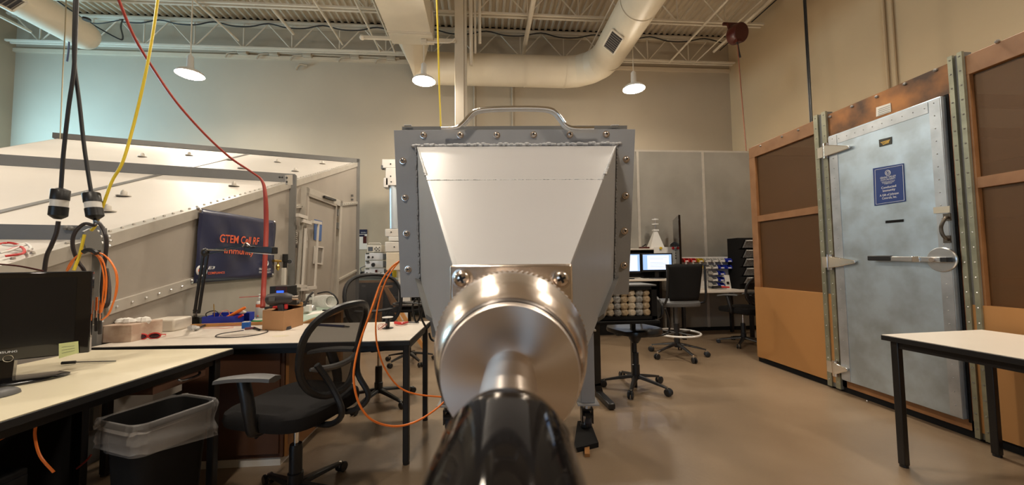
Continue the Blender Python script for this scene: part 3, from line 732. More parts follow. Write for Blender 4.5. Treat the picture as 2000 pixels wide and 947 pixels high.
# door in the rear section
dr = [(588, 364), (661, 393), (651, 600), (575, 600)]
def quad_frame(q, wd, off, th_, name, m, parent=G):
    a = [PS(x, y, off) for x, y in q]; c = sum(a, Vector())/4
    for i in range(4):
        p, r = a[i], a[(i+1) % 4]; d = (r-p).normalized(); inn = (c-(p+r)/2); inn -= d*inn.dot(d); inn.normalize()
        MB().prism([p, r, r+inn*wd-d*wd*.0, p+inn*wd], sn*th_).build(name, m, parent, world=True)
quad_frame(dr, .10, .0, .07, 'door_frame', RAIL)
di = [(598, 381), (652, 402), (641, 596), (588, 596)]
do = MB().prism([PS(x, y, .03) for x, y in di], sn*.02).build('door', GT, G, world=True)
quad_frame([(596, 376), (655, 399), (645, 598), (586, 598)], .04, .05, .03, 'door_trim', GT, do)
sg = MB().prism([PS(x, y, .055) for x, y in ((614, 428), (629, 432), (627, 471), (613, 468))], sn*.004).build('door_sign', mat('sign_blue_light', (.06, .13, .34), .5), do, world=True)
quad_frame([(613, 480), (630, 482), (628, 517), (611, 515)], .02, .055, .02, 'door_window_frame', GTT, do)
MB().prism([PS(x, y, .055) for x, y in ((614, 483), (628, 485), (626, 514), (612, 512))], sn*.004).build('door_window', mat('door_window_grey', (.2, .18, .16), .3), do, world=True)
for a, b_, r in (((597, 446), (591, 557), .014), ((622, 434), (615, 562), .014)):
    MB().bar(PS(*a, .13), PS(*b_, .13), .028, .02, sn).build('latch_bar', GTT, do, world=True)
for q in (((581, 420), (598, 425)), ((589, 431), (606, 436)), ((610, 433), (626, 436))):
    MB().bar(PS(*q[0], .12), PS(*q[1], .12), .04, .04).build('latch_bracket', GTT, do, world=True)
for q in (((580, 558), (597, 560)), ((585, 565), (601, 564)), ((600, 563), (616, 561))):
    MB().bar(PS(*q[0], .12), PS(*q[1], .12), .04, .04).build('latch_bracket', GTT, do, world=True)
MB().bar(PS(590, 425, .09), PS(581, 570, .09), .03, .03).build('latch_rail', RAIL, do, world=True)
MB().bar(PS(633, 384, .09), PS(655, 391, .09), .03, .03).build('door_closer', BLKP, do, world=True)
for y in (415, 441): MB().bar(PS(660, y-6, .08), PS(659, y+6, .08), .03, .03).build('hinge', GTF, do, world=True)
for x, y in ((688, 382), (688, 390)): MB().bar(PS(x, y-2, .02), PS(x, y+2, .02), .04, .03).build('latch_tab', GTF, G, world=True)
# small instruction sheets left of the door
for i, (x, y, w_, h_, dk) in enumerate(((576, 444, 6, 9, 1), (577, 458, 7, 9, 0), (577, 470, 7, 10, 0), (577, 481, 6, 6, 1), (598, 462, 5, 14, 0), (597, 478, 5, 12, 0))):
    q = [PS(x-w_/2, y-h_/2, .02 if i < 4 else .06), PS(x+w_/2, y-h_/2, .02 if i < 4 else .06), PS(x+w_/2, y+h_/2, .02 if i < 4 else .06), PS(x-w_/2, y+h_/2, .02 if i < 4 else .06)]
    sh = MB().prism(q, sn*.003).build('instruction_label', DTXT if dk else PAPER, G, world=True)
    if not dk:
        for k in range(2):
            f0 = q[0].lerp(q[3], .2+.4*k); f1 = q[1].lerp(q[2], .2+.4*k); g0 = q[0].lerp(q[3], .4+.4*k); g1 = q[1].lerp(q[2], .4+.4*k)
            MB().prism([f0.lerp(f1, .2)+sn*.003, f0.lerp(f1, .8)+sn*.003, g0.lerp(g1, .8)+sn*.003, g0.lerp(g1, .2)+sn*.003], sn*.001).build('print_block', DTXT, sh, world=True)
MB().bar(PS(555, 523, .06), PS(554, 557, .06), .05, .03, sn).build('wall_channel', GTT, G, world=True)
# ---- banner
bq = [(388, 407), (537, 432), (532, 541), (375, 553)]
B = thing('banner', 'dark navy vinyl banner with orange lettering hung on the wedge cell', 'banner', tuple(PS(455, 552, .03)))
m = MB(); nx, ny = 28, 14; A = [PS(x, y, .02) for x, y in bq]
for j in range(ny+1):
    for i in range(nx+1):
        u, v = i/nx, j/ny
        p = (A[0]*(1-u)+A[1]*u)*(1-v)+(A[3]*(1-u)+A[2]*u)*v
        wv = .010*math.sin(9*(u+v*.8))*math.sin(PI*u)*math.sin(PI*v)+.006*math.sin(21*u-7*v)*math.sin(PI*v)
        m.v.append(p+sn*(wv+.012))
for j in range(ny):
    for i in range(nx):
        k = j*(nx+1)+i; m.f.append((k, k+1, k+nx+2, k+nx+1))
bo = m.build('banner_sheet', NAVY, B, world=True, smooth=True)
s_ = bo.modifiers.new('thick', 'SOLIDIFY'); s_.thickness = .002
def Q(x0, y0, x1, y1, x2, y2, x3, y3, off=.052): return [PS(x0, y0, off), PS(x1, y1, off), PS(x2, y2, off), PS(x3, y3, off)]   # bl br tr tl
text('GTEM Cell RF', Q(429, 473, 505, 478, 507, 464, 430, 457), ORTXT, B)
text('Immunity', Q(438, 498, 495, 502, 497, 487, 439, 483), ORTXT, B)
text('E3', Q(406, 526, 420, 525, 420, 520, 406, 520), WTXT, B, italic=True)
text('COMPLIANCE', Q(406, 536, 439, 534, 439, 530, 406, 531), ORTXT, B)
text('GRAND VALLEY', Q(506, 527, 529, 528, 529, 524, 506, 523), WTXT, B)
text('STATE UNIVERSITY', Q(506, 533, 529, 533, 529, 530, 506, 530), WTXT, B)
def ringq(px, py, rx, ry, m_, a0=0, a1=2*PI, r=.008):
    pts = [PS(px+rx*math.cos(a0+(a1-a0)*i/24), py+ry*math.sin(a0+(a1-a0)*i/24), .052) for i in range(25)]
    return MB().tube(pts, r, 6).build('emblem', m_, B, world=True)
ringq(394, 529, 8.5, 9.5, WTXT, -1.3, 1.9); ringq(393, 529, 8, 9.5, WTXT, 2.4, 4.4)
MB().bar(PS(385, 528, .052), PS(392, 528, .052), .004, .02, (0, 0, 1)).build('emblem', ORTXT, B, world=True)
ringq(520, 514, 3.5, 5, WTXT, 0, 2*PI, .007); ringq(519, 514, 1.2, 2, WTXT, 0, 2*PI, .006)
for x, y in ((386, 407), (390, 411), (536, 434), (532, 537), (374, 549)):
    MB().lathe([(0, 0), (.018, 0), (.018, .006), (.006, .012), (0, .012)], PS(x, y, .045), sn, 12).build('grommet', ALU, B, world=True)
# valve cluster right of the banner
t = thing('regulator_valve', 'brass and black air regulator on the wedge cell, right of the banner', 'regulator', tuple(PS(545, 515, .0)))
MB().tube([PS(534, 509, .05), PS(548, 510, .05)], .014, 10).build('brass_pipe', GOLD, t, world=True, smooth=True)
MB().lathe([(.03, 0), (.03, .09), (0, .09)], PS(557, 511, .04), (0, 0, 1), 14).build('regulator_body', BLK, t, world=True)
MB().lathe([(0, -.09), (.022, -.09), (.022, 0)], PS(557, 511, .04), (0, 0, 1), 14).build('lower_bowl', BLK, t, world=True)
MB().lathe([(0, 0), (.03, 0), (.03, .03), (0, .03)], PS(565, 511, .06), (.5, -.86, 0), 20).build('gauge', CHR, t, world=True)
MB().lathe([(0, .031), (.024, .031), (.024, .033), (0, .033)], PS(565, 511, .06), (.5, -.86, 0), 20).build('gauge_face', DTXT, t, world=True)
MB().lathe([(.008, -.10), (.022, -.07), (.022, -.05), (.008, -.03), (.008, 0), (0, 0)], PS(543, 511, .05), (0, 0, 1), 12).build('brass_cock', GOLD, t, world=True)
#---PART4---
# ================================================================== wooden screen room with galvanised door at the right
XC = 3.2
def PC(px, py, off=0.0): return atX(px, py, XC-off)
ZTOP = atX(1612, 226, XC).z
t = thing('screen_room', 'wooden framed screen room with copper mesh panels and a galvanised door at the right', 'shielded room', (XC, 4.0, 0))
yA = PC(1462, 290).y+.0      # far edge
yB1, yB2 = PC(1607, 500).y, PC(1632, 500).y
yC1, yC2 = PC(1884, 500).y, PC(1914, 500).y
yE = 1.15
def cb(y0, y1, z0, z1, x0, x1, name, m, par=None, bevel=0):
    return MB().bb((XC+x0, y0, z0), (XC+x1, y1, z1)).build(name, m, par or t, world=True, bevel=bevel)
ZB0 = .05
cb(yE, yA, 0, ZB0, .01, .08, 'base_rail', BLKM)
def mesh_bay(y0, y1, zmid, zlow):
    """stiles, rails, mesh and plywood lower panel between y0 (near) and y1 (far)"""
    cb(y0, y1, ZTOP-.13, ZTOP, 0, .05, 'top_rail', WOODF, bevel=.003)
    cb(y0, y0+.09, ZB0, ZTOP-.13, 0, .05, 'stile', WOODF); cb(y1-.09, y1, ZB0, ZTOP-.13, 0, .05, 'stile', WOODF)
    cb(y0+.09, y1-.09, zmid-.035, zmid+.035, .002, .05, 'mid_rail', WOODF)
    cb(y0+.004, y1-.004, ZB0+.01, zlow, -.008, .03, 'plywood_panel', WOOD)
    cb(y0+.09, y1-.09, zlow, ZTOP-.13, .03, .032, 'screen', SCREEN)
zl1 = PC(1540, 566).z; zm1 = PC(1540, 418).z
mesh_bay(yB2, yA, zm1, zl1)
mesh_bay(yE, yC1, PC(1950, 350).z, PC(1960, 600).z)
cb(yE+.09, yC1-.09, PC(1960, 535).z-.02, PC(1960, 535).z+.02, .35, .40, 'inner_rail', GTT)
# inside of the room: far screen walls, braces
XD = 2.3
INNER = mat('inner_mesh_wall', (0.26, 0.125, 0.05), 0.6, var=.2, scale=3)
for (y0, y1) in ((yE, yE+.05), (yA-.05, yA)):
    cb(y0, y1, ZB0, ZTOP, .05, XD, 'end_wall', INNER)
cb(yE, yA, ZB0, ZTOP, XD, XD+.05, 'rear_wall', INNER)
cb(yE, yA, ZTOP-.02, ZTOP-.017, .05, XD, 'roof_screen', SCREEN)
for y in (1.2, 1.9, 2.6, 3.3, 4.0): cb(y, y+.05, ZTOP-.12, ZTOP-.025, .05, XD, 'roof_joist', WOODF)
for z in (.9, 1.6, 2.2): cb(yE+.05, yA-.05, z, z+.06, XD-.06, XD, 'brace', WOODF)
for y in (1.7, 2.7, 3.6): cb(y, y+.06, ZB0, ZTOP-.02, XD-.06, XD, 'brace', WOODF)
MB().bar((XC+1.6, 1.4, 1.9), (XC+1.6, 2.1, 2.3), .04, .05).build('brace', WOODF, t, world=True)
MB().bar((XC+1.2, 1.5, 2.35), (XC+1.2, 2.4, 2.0), .04, .05).build('brace', WOODF, t, world=True)
# clamp strips between the bays
for (y0, y1) in ((yB2, yB1), (yC2, yC1)):
    a, b_ = min(y0, y1), max(y0, y1)
    cb(a, b_, 0.02, ZTOP+.03, -.004, .05, 'clamp_channel', GTF)
    for k in (0, 1):
        wd_ = (b_-a)*.34; s0_ = a if k == 0 else b_-wd_
        st_ = cb(s0_, s0_+wd_, 0.02, ZTOP+.035, -.022, -.004, 'clamp_strip', STRIP)
        bm_ = MB()
        for i in range(26):
            bm_.ball((XC-.022, s0_+wd_*.5, .08+i*.098), .006, 6)
        bm_.build('screws', ALU, st_, world=True, kind='stuff')
# copper faced door surround
ya, yb_ = yC1, yB2
dT, dB = PC(1625, 265), PC(1650, 765)
dyL = PC(1640, 500).y; dyR = PC(1874, 500).y
zT = PC(1740, 224).z; zBm = .10
cb(ya, yb_, zT, ZTOP, 0, .05, 'copper_header', PATINA)
cb(ya, yb_, ZB0, zBm+.02, 0, .05, 'copper_sill', WOODF)
cb(ya, dyR, ZB0, zT, 0, .05, 'copper_jamb', COPPER); cb(dyL, yb_, ZB0, zT, 0, .05, 'copper_jamb', COPPER)
cb(dyR-.006, dyR+.012, zBm, zT, -.004, .0, 'finger_gasket', BLKM)
dr_ = cb(dyR+.010, dyL, zBm+.02, zT-.01, -.045, .05, 'door', GALV, bevel=.004)
# edge bands on the door
for (y0, y1, z0, z1) in ((dyR+.011, dyR+.075, zBm+.03, zT-.02), (dyL-.08, dyL-.001, zBm+.03, zT-.02), (dyR+.080, dyL-.085, zT-.10, zT-.022)):
    cb(y0, y1, z0, z1, -.049, -.045, 'edge_band', mat('galvanised_band', (.50, .52, .54), .36, metal=.6, var=.25, scale=7), dr_)
rv = MB()
for i in range(24): rv.ball((XC-.05, dyL-.04, .2+i*.09), .004, 6); rv.ball((XC-.05, dyR+.045, .2+i*.09), .004, 6)
for i in range(10): rv.ball((XC-.05, dyR+.1+i*(dyL-dyR-.2)/9, zT-.06), .004, 6)
rv.build('rivets', ALU, dr_, world=True, kind='stuff')
def plate(q, m, name, par, th_=.003, off=.046):
    return MB().prism([PC(x, y, off) for x, y in q], (-th_, 0, 0)).build(name, m, par, world=True)
plate([(1706, 329), (1765, 319), (1769, 393), (1709, 402)], SIGNB, 'door_sign', dr_, .006)
def QC(x0, y0, x1, y1, x2, y2, x3, y3): return [PC(x0, y0, .0535), PC(x1, y1, .0535), PC(x2, y2, .0535), PC(x3, y3, .0535)]
sgo = dr_
for q in (((1709, 332), (1763, 322)), ((1763, 322), (1766, 391)), ((1766, 391), (1711, 399)), ((1711, 399), (1709, 332))):
    MB().bar(PC(*q[0], .0532), PC(*q[1], .0532), .0025, .0012, (1, 0, 0)).build('sign_border', WTXT, sgo, world=True)
text('GRAND VALLEY', QC(1719, 350, 1750, 345, 1750, 341, 1719, 346), WTXT, sgo)
text('STATE UNIVERSITY', QC(1720, 354, 1749, 349, 1749, 346, 1720, 351), WTXT, sgo)
text('PADNOS COLLEGE OF\nENGINEERING AND\nCOMPUTING', QC(1722, 361, 1748, 357, 1748, 351, 1722, 355), WTXT, sgo)
text('Conducted\nImmunity', QC(1722, 377, 1751, 372, 1750, 360, 1721, 365), WTXT, sgo)
text('A Gift of Johnson\nControls, Inc.', QC(1719, 391, 1756, 386, 1755, 374, 1718, 380), WTXT, sgo)
pts = [PC(1734+5*math.cos(a), 337.5+5*math.sin(a), .0535) for a in [i*PI/10 for i in range(20)]]
MB().tube(pts, .0022, 5, close=True).build('emblem', WTXT, sgo, world=True)
pts = [PC(1734+2.5*math.cos(a), 337.5+2.5*math.sin(a), .0535) for a in [i*PI/8 for i in range(16)]]
MB().tube(pts, .002, 5, close=True).build('emblem', WTXT, sgo, world=True)
np_ = plate([(1717, 273), (1742, 267), (1742, 281), (1718, 287)], mat('nameplate_black', (.02, .016, .008), .35), 'nameplate', dr_)
for i in range(3): MB().bar(PC(1720+i*2, 278.5+i*2, .0505), PC(1738-i, 273+i*2.4, .0505), .004, .001, (1, 0, 0)).build('nameplate_print', GOLD, np_, world=True)
plate([(1730, 431), (1765, 428), (1765, 433), (1730, 436)], BLKM, 'door_slot', dr_)
plate([(1823, 405), (1855, 402), (1855, 415), (1824, 417)], mat('tape_label', (.55, .50, .40), .7), 'label_tape', dr_, .002, .0515)
cp = plate([(1712, 210), (1740, 201), (1741, 218), (1712, 228)], mat('etched_plate', (.62, .58, .52), .4, metal=.4), 'maker_plate', t, .004, .001)
for i in range(4): MB().bar(PC(1715, 214+i*3.6, .0065), PC(1738, 206+i*3.6, .0065), .003, .001, (1, 0, 0)).build('plate_print', GREYP, cp, world=True)
# pull handle, lever with disc
hd = MB().tube(spline([PC(1849, 424, .05), PC(1846, 426, .085), PC(1840, 437, .10), PC(1838, 446, .10), PC(1841, 458, .10), PC(1848, 466, .085), PC(1851, 467, .05)], 4), .010, 10).build('pull_handle', mat('bronze', (.12, .10, .08), .4, metal=.8), dr_, world=True, smooth=True)
for y in (424, 467): MB().box(PC(1850, y, .05), (.008, .04, .05)).build('handle_foot', MATS['bronze'], hd, world=True)
c = PC(1841, 507, .046)
ds = MB().lathe([(0, 0), (.085, 0), (.085, .008), (.080, .013), (0, .013)], c, (-1, 0, 0), 40).build('lever_disc', ALU, dr_, world=True, smooth=True)
a_, b2_ = PC(1838, 507, .085), PC(1738, 505, .085)
MB().bar(a_, b2_, .02, .034, (0, 0, 1)).build('lever_arm', ALU, ds, world=True, bevel=.003)
MB().lathe([(0, 0), (.016, 0), (.016, .05), (0, .05)], c+Vector((-.01, .02, 0)), (-1, 0, 0), 16).build('pivot_bolt', NICK, ds, world=True)
MB().bar(PC(1742, 504, .085), PC(1697, 504, .085), .032, .04, (0, 0, 1)).build('lever_grip', BLK, ds, world=True, bevel=.006)
MB().bar(PC(1783, 506, .09), PC(1798, 506, .09), .024, .040, (0, 0, 1)).build('lever_collar', CHR, ds, world=True, bevel=.003)
MB().box(c+Vector((-.03, -.045, 0)), (.05, .03, .03)).build('latch_block', BLK, ds, world=True)
# strap hinges
for (x0, y0, x1, y1) in ((1612, 295, 1662, 287), (1621, 512, 1673, 511), (1631, 719, 1658, 722)):
    a = PC(x0, y0, .055); b_ = PC(x1, y1, .055); up = Vector((0, 0, 1))
    h = MB().prism([a+up*.055, a-up*.055, a.lerp(b_, .3)-up*.045, b_-up*.012, b_+up*.012, a.lerp(b_, .3)+up*.045], (-.02, 0, 0)).build('strap_hinge', CHR, t, world=True, bevel=.006)
    MB().tube([a+up*.07, a-up*.07], .022, 14).build('hinge_barrel', CHR, h, world=True, smooth=True)
    MB().bb(a+Vector((-.0, .0, -.05)), a+Vector((.03, .08, .05))).build('hinge_leaf', CHR, h, world=True)
rv = None
for px, py in ((1485, 281), (1527, 263), (1559, 250), (1595, 236)):
    MB().ball(PC(px, py+4, .004), .012, 8).build('cap_screw', ALU, t, world=True, smooth=True)
for px, py in ((1621, 225), (1664, 205), (1712, 186), (1767, 161), (1827, 134), (1948, 78)):
    MB().ball(PC(px, py+3, .004), .013, 8).build('cap_screw', ALU, t, world=True, smooth=True)
for px, py in ((1694, 783), (1801, 824)):
    MB().ball(PC(px, py, .004), .011, 8).build('cap_screw', ALU, t, world=True, smooth=True)

# ================================================================== tables
def table(name, label, x0, x1, y0, y1, zt_, lm, legs, rz=0, org=None, th_=.032, group=None, rail_z=.05):
    org = org or Vector((x0, y0, 0))
    t = thing(name, label, 'table', tuple(org), rz, group)
    MB().bb((x0, y0, zt_-.004), (x1, y1, zt_)).build('laminate_top', lm, t, bevel=.001)
    MB().bb((x0-.003, y0-.003, zt_-th_), (x1+.003, y1+.003, zt_-.004)).build('edge_band', BLK, t, bevel=.002)
    for lx, ly in legs:
        l = MB().bb((lx-.018, ly-.018, .012), (lx+.018, ly+.018, zt_-th_)).build('leg', BLKP, t, bevel=.004)
        MB().tube([(lx, ly, 0), (lx, ly, .014)], .02, 12).build('foot_glide', BLK, l)
    i = .05
    xs_ = [q[0] for q in legs]; ys_ = [q[1] for q in legs]
    a0, a1, b0_, b1_ = min(xs_), max(xs_), min(ys_), max(ys_)
    for p, q in (((a0, b0_), (a1, b0_)), ((a0, b1_), (a1, b1_)), ((a0, b0_), (a0, b1_)), ((a1, b0_), (a1, b1_))):
        MB().bar((*p, zt_-th_-.02), (*q, zt_-th_-.02), .02, .035).build('apron_rail', BLKP, t)
    return t
# right table: local frame with origin at its far left corner
A_ = atZ(1722, 653, .74); B_ = atZ(2000, 698, .74); dn = (B_-A_); dn.z = 0; dn.normalize()
ang = math.atan2(dn.x, -dn.y)
table('work_table', 'white topped table with thin black legs in front of the galvanised door', 0, .74, -1.30, 0, .74, LAM, [(.03, -.05), (.70, -.05), (.03, -1.25), (.70, -1.25)], ang*.55, Vector((A_.x, A_.y, 0)))
# middle table
Mf = atZ(800, 664, .74); Mb = atZ(842, 628, .74)
table('work_table', 'long white topped table behind the mesh chair, carrying the cardboard box', -1.80, 0, 0, .70, .74, LAM, [(-.03, .05), (-.03, .66), (-1.74, .05), (-1.74, .66)], math.atan2(-(Mb.x-Mf.x), Mb.y-Mf.y)*.6, Vector((Mf.x, Mf.y, 0)))
# near left desk
D0 = atZ(455, 680, .74); D1 = atZ(0, 822, .74)
dk = table('computer_desk', 'cream topped desk at the lower left with the black monitor on it', -.80, 0, -1.5, 0, .74, LAMY, [(-.05, -.06), (-.74, -.06), (-.05, -1.42), (-.74, -1.42)], math.atan2(-(D0.x-D1.x), D0.y-D1.y), Vector((D0.x, D0.y, 0)))
MB().bb((-.62, -.40, .63), (-.05, -.12, .70)).build('drawer_box', DBROWN, dk)
MB().bb((-.78, -1.42, .04), (-.765, -.04, .70)).build('modesty_panel', BLKM, dk)  # black sheet added to stand in for the shade below the desk
tw_ = thing('dark_filler_tower', 'black tower shape added to darken the space under the cream desk', 'added filler', tuple(dk.matrix_basis @ Vector((-.5, -.75, 0))), dk.matrix_basis.to_euler().z)  # dark tower block added to deepen the shade under the desk
MB().bb((-.24, -.1, .01), (.24, .1, .46)).build('case', BLKM, tw_, bevel=.006); MB().bb((.24, -.09, .03), (.25, .09, .44)).build('front_panel', BLK, tw_)
MB().tube(spline([(-.03, -.30, .665), (-.02, -.28, .655), (-.02, -.20, .655), (-.03, -.18, .665)], 4), .006, 8).build('drawer_handle', CHR, dk)
#---PART5---
# ================================================================== chairs
def star_base(t, r, n, a0, hub_z, m, wheel_r=.028, droop=.03):
    for i in range(n):
        a = a0+2*PI*i/n; d = Vector((math.cos(a), math.sin(a), 0)); e = d*r
        mb = MB(); k = 6; pts = []
        for j in range(k+1):
            q = j/k; pts.append(d*(.03+q*(r-.03))+Vector((0, 0, hub_z-.0-droop*q-.01*q*q)))
        px_ = d.cross(Vector((0, 0, 1)))
        vs = []
        for j, p in enumerate(pts):
            wd = .030-.012*j/k; hh = .026-.010*j/k
            vs += [p-px_*wd, p+px_*wd, p+px_*wd*.6+Vector((0, 0, hh)), p-px_*wd*.6+Vector((0, 0, hh))]
        fs = [(0, 1, 2, 3), (4*k+3, 4*k+2, 4*k+1, 4*k)]
        for j in range(k):
            b = 4*j
            for c in range(4): fs.append((b+c, b+(c+1) % 4, b+4+(c+1) % 4, b+4+c))
        lg = mb.add(vs, fs).build('base_arm', m, t, bevel=.005)
        c = MB(); z = wheel_r; o = e+Vector((0, 0, z))
        for s in (-1, 1): c.lathe([(0, -.009), (wheel_r*.8, -.009), (wheel_r, -.004), (wheel_r, .004), (wheel_r*.8, .009), (0, .009)], o+px_*s*.016+d*.012, px_, 16)
        c.build('caster', BLK, lg, smooth=True)
        MB().tube([e+Vector((0, 0, z)), e+Vector((0, 0, hub_z-droop+.005))], .010, 8).build('caster_stem', CHR, lg)
def pad(w_, d_, h_, n=20, cu=.5, dip=.02, taper=0.0):
    """upholstered seat: superellipse outline, domed top"""
    mb = MB(); rings = [(1.0, 0.0), (1.02, .35), (1.0, .75), (.93, .97), (.6, 1.0), (.25, .97)]
    vs = []; fs = []; N_ = 36
    for s, z in rings:
        for i in range(N_):
            a = 2*PI*i/N_; c, q = math.cos(a), math.sin(a)
            x = math.copysign(abs(c)**cu, c)*w_/2*s; y = math.copysign(abs(q)**cu, q)*d_/2*s
            x *= 1-taper*y/d_
            zz = z*h_-dip*(1-(x/(w_/2))**2)*(z > .9)*(1-s*.5)-.02*max(0, -y/d_-.3)*2*(z > .3)
            vs.append((x, y, zz))
    for k in range(len(rings)-1):
        for i in range(N_): fs.append((k*N_+i, k*N_+(i+1) % N_, (k+1)*N_+(i+1) % N_, (k+1)*N_+i))
    fs.append(tuple(range(N_-1, -1, -1))); fs.append(tuple((len(rings)-1)*N_+i for i in range(N_)))
    return mb.add(vs, fs)
def oval_back(w_, h_, z0, y0, lean, curve, shape=2.6, n=40, top=1.0):
    """points of the rounded back outline; back lies at local +y; returns f(u, v) surface and outline"""
    def sf(u, v):      # u in -1..1, v in -1..1
        z = z0+h_/2+v*h_/2; x = u*w_/2*(1+.10*v)
        y = y0+lean*(v+1)/2-curve*(u*u)-.03*(1-v*v)*0+.025*math.cos(v*PI/2)*-1
        return Vector((x, y, z))
    ol = []
    for i in range(n):
        a = 2*PI*i/n; c, s = math.cos(a), math.sin(a)
        ol.append((math.copysign(abs(c)**(2/shape), c), math.copysign(abs(s)**(2/shape), s)))
    return sf, ol
def mesh_chair(name, label, loc, rz, seat_z=.50, back_h=.50, back_w=.48, arms=True, a0=0.2):
    """faces local -y, back at +y"""
    t = thing(name, label, 'chair', loc, rz, 'black mesh task chairs')
    star_base(t, .30, 5, a0, .085, BLK, .028)
    MB().lathe([(.034, .075), (.036, .16), (.030, .165), (.030, .28), (.027, .30), (0, .30)], n=20).build('gas_sleeve', BLK, t, smooth=True)
    MB().tube([(0, 0, .29), (0, 0, seat_z-.06)], .0125, 14).build('gas_column', CHR, t, smooth=True)
    MB().bb((-.09, -.11, seat_z-.075), (.09, .13, seat_z-.035)).build('tilt_mechanism', BLK, t, bevel=.012)
    MB().tube(spline([(.08, 0, seat_z-.055), (.17, -.01, seat_z-.06), (.22, -.01, seat_z-.075)], 4), .006, 8).build('tilt_lever', BLK, t)
    s = pad(.50, .48, .075, dip=.012)
    for v in s.v: v.z += seat_z-.035; 
    s.build('seat', FABRIC, t, smooth=True)
    sf, ol = oval_back(back_w, back_h, seat_z+.07, .24, .08, .05)
    MB().tube([sf(*p) for p in ol], .017, 8, close=True).build('back_frame', BLK, t, smooth=True)
    m = MB(); K_ = 12; N_ = len(ol)
    m.v.append(sf(0, 0))
    for k in range(1, K_+1):
        for u, v in ol: m.v.append(sf(u*k/K_, v*k/K_))
    for i in range(N_): m.f.append((0, 1+i, 1+(i+1) % N_))
    for k in range(K_-1):
        for i in range(N_):
            a = 1+k*N_+i; b = 1+k*N_+(i+1) % N_; m.f.append((a, b, b+N_, a+N_))
    m.build('back_mesh', CHMESH, t, smooth=True)
    MB().tube([sf(u, -.25-.12*(1-u*u))+Vector((0, .012, 0)) for u in [-.82+.164*i for i in range(11)]], [.008]+[.015]*9+[.008], 8).build('lumbar_bar', GREYP, t, smooth=True)
    for s in (-1, 1):
        MB().tube(spline([sf(s*.72, -.2)+Vector((0, .02, 0)), sf(s*.5, -.7)+Vector((0, .05, 0)), (s*.10, .34, seat_z+.02), (s*.08, .26, seat_z-.05), (s*.07, .10, seat_z-.055)], 5), .014, 8).build('back_support', BLK, t, smooth=True)
    if arms:
        for s in (-1, 1):
            ar = MB().tube(spline([(s*.14, .02, seat_z-.03), (s*.25, .02, seat_z-.035), (s*.275, .02, seat_z+.03), (s*.275, .0, seat_z+.12), (s*.27, -.03, seat_z+.20)], 5), [.020]*6+[.024]*6+[.026]*9, 10).build('arm_upright', BLK, t, smooth=True)
            vs = []; n = 12
            mb = MB()
            for j in range(n+1):
                q = j/n; y = -.16+q*.30; wd = .032+.012*math.sin(PI*q); z = seat_z+.215-.02*(1-q)**2*2+.0*q-.012*q
                for dx, dz in ((-wd, 0), (-wd*.9, .014), (0, .021), (wd*.9, .014), (wd, 0), (0, -.008)): vs.append((s*.27+dx, y, z+dz))
            fs = [tuple(range(5, -1, -1)), tuple(n*6+i for i in range(6))]
            for j in range(n):
                for i in range(6): fs.append((j*6+i, j*6+(i+1) % 6, (j+1)*6+(i+1) % 6, (j+1)*6+i))
            mb.add(vs, fs).build('arm_pad', GREYP, t, smooth=True)
    return t
# front chair: faces left and slightly away: local -y -> (-.95, .30)
P_ = atZ(593, 800, .5)
mesh_chair('task_chair', 'black mesh office chair with armrests in the foreground, beside the waste bin', (-.945, 1.98, 0), math.atan2(-.95, -.30)*1.0, .50, .43, .42, True, 0.55)
# second chair behind the white table, facing right and toward the table
mesh_chair('task_chair', 'black mesh office chair without armrests behind the long white table', (-.92, 3.36, 0), math.radians(28), .52, .50, .50, False, 0.1)

# ================================================================== things around the near desk
# monitor
mr = atZ(178, 690, .80); mr = atY(178, 600, 1.78)
ml = Vector((mr.x-.42, mr.y-.27, 0)); mr = Vector((mr.x, mr.y, 0))
dm = (mr-ml).normalized(); nm = Vector((dm.y, -dm.x, 0))
if nm.y > 0: nm = -nm
ztm = atY(178, 530, mr.y).z; zbm = atY(178, 688, mr.y).z
M_ = thing('computer_monitor', 'black glossy flat monitor standing on the cream desk at the lower left', 'monitor', ((mr.x+ml.x)/2, (mr.y+ml.y)/2, .74))
up = Vector((0, 0, 1))
MB().prism([ml+up*zbm, mr+up*zbm, mr+up*ztm, ml+up*ztm], -nm*.035).build('housing', GLB, M_, world=True, bevel=.004)
i0, i1 = ml.lerp(mr, .05), ml.lerp(mr, .91)
MB().prism([i0+up*(zbm+.052)+nm*.0012, i1+up*(zbm+.052)+nm*.0012, i1+up*(ztm-.022)+nm*.0012, i0+up*(ztm-.022)+nm*.0012], -nm*.001).build('screen', mat('dark_screen', (.008, .008, .009), .16), M_, world=True)
MB().bar(ml+up*ztm-nm*.012, mr+up*ztm-nm*.012, .012, .004).build('top_edge', GREYP, M_, world=True)
c = ml.lerp(mr, .5)+up*(zbm+.022)+nm*.002
c2 = atP(16, 700, c, nm)
pts = [c2+(dm*math.cos(a)+up*math.sin(a))*.013 for a in [i*PI/12 for i in range(24)]]
MB().tube(pts, .0012, 6, close=True).build('power_ring', CHR, M_, world=True)
e = c2+up*.022
text('SAMSUNG', [e-dm*.045, e+dm*.022, e+dm*.022+up*.008, e-dm*.045+up*.008], WTXT, M_)
bc = c.copy(); bc.z = 0; bc -= nm*(-.01)
st_ = MB(); vs = []
bx_ = Vector((bc.x, bc.y, .741))
def el_(rx, ry, z): return [bx_+dm*rx*math.cos(a)+nm*ry*math.sin(a)+up*z for a in [i*PI/20 for i in range(40)]]
for rx, ry, z in ((.20, .105, 0), (.20, .105, .006), (.185, .095, .012), (.05, .03, .018)): st_.v += el_(rx, ry, z)
for k in range(3):
    for i in range(40): st_.f.append((k*40+i, k*40+(i+1) % 40, (k+1)*40+(i+1) % 40, (k+1)*40+i))
st_.f += [tuple(range(39, -1, -1)), tuple(120+i for i in range(40))]
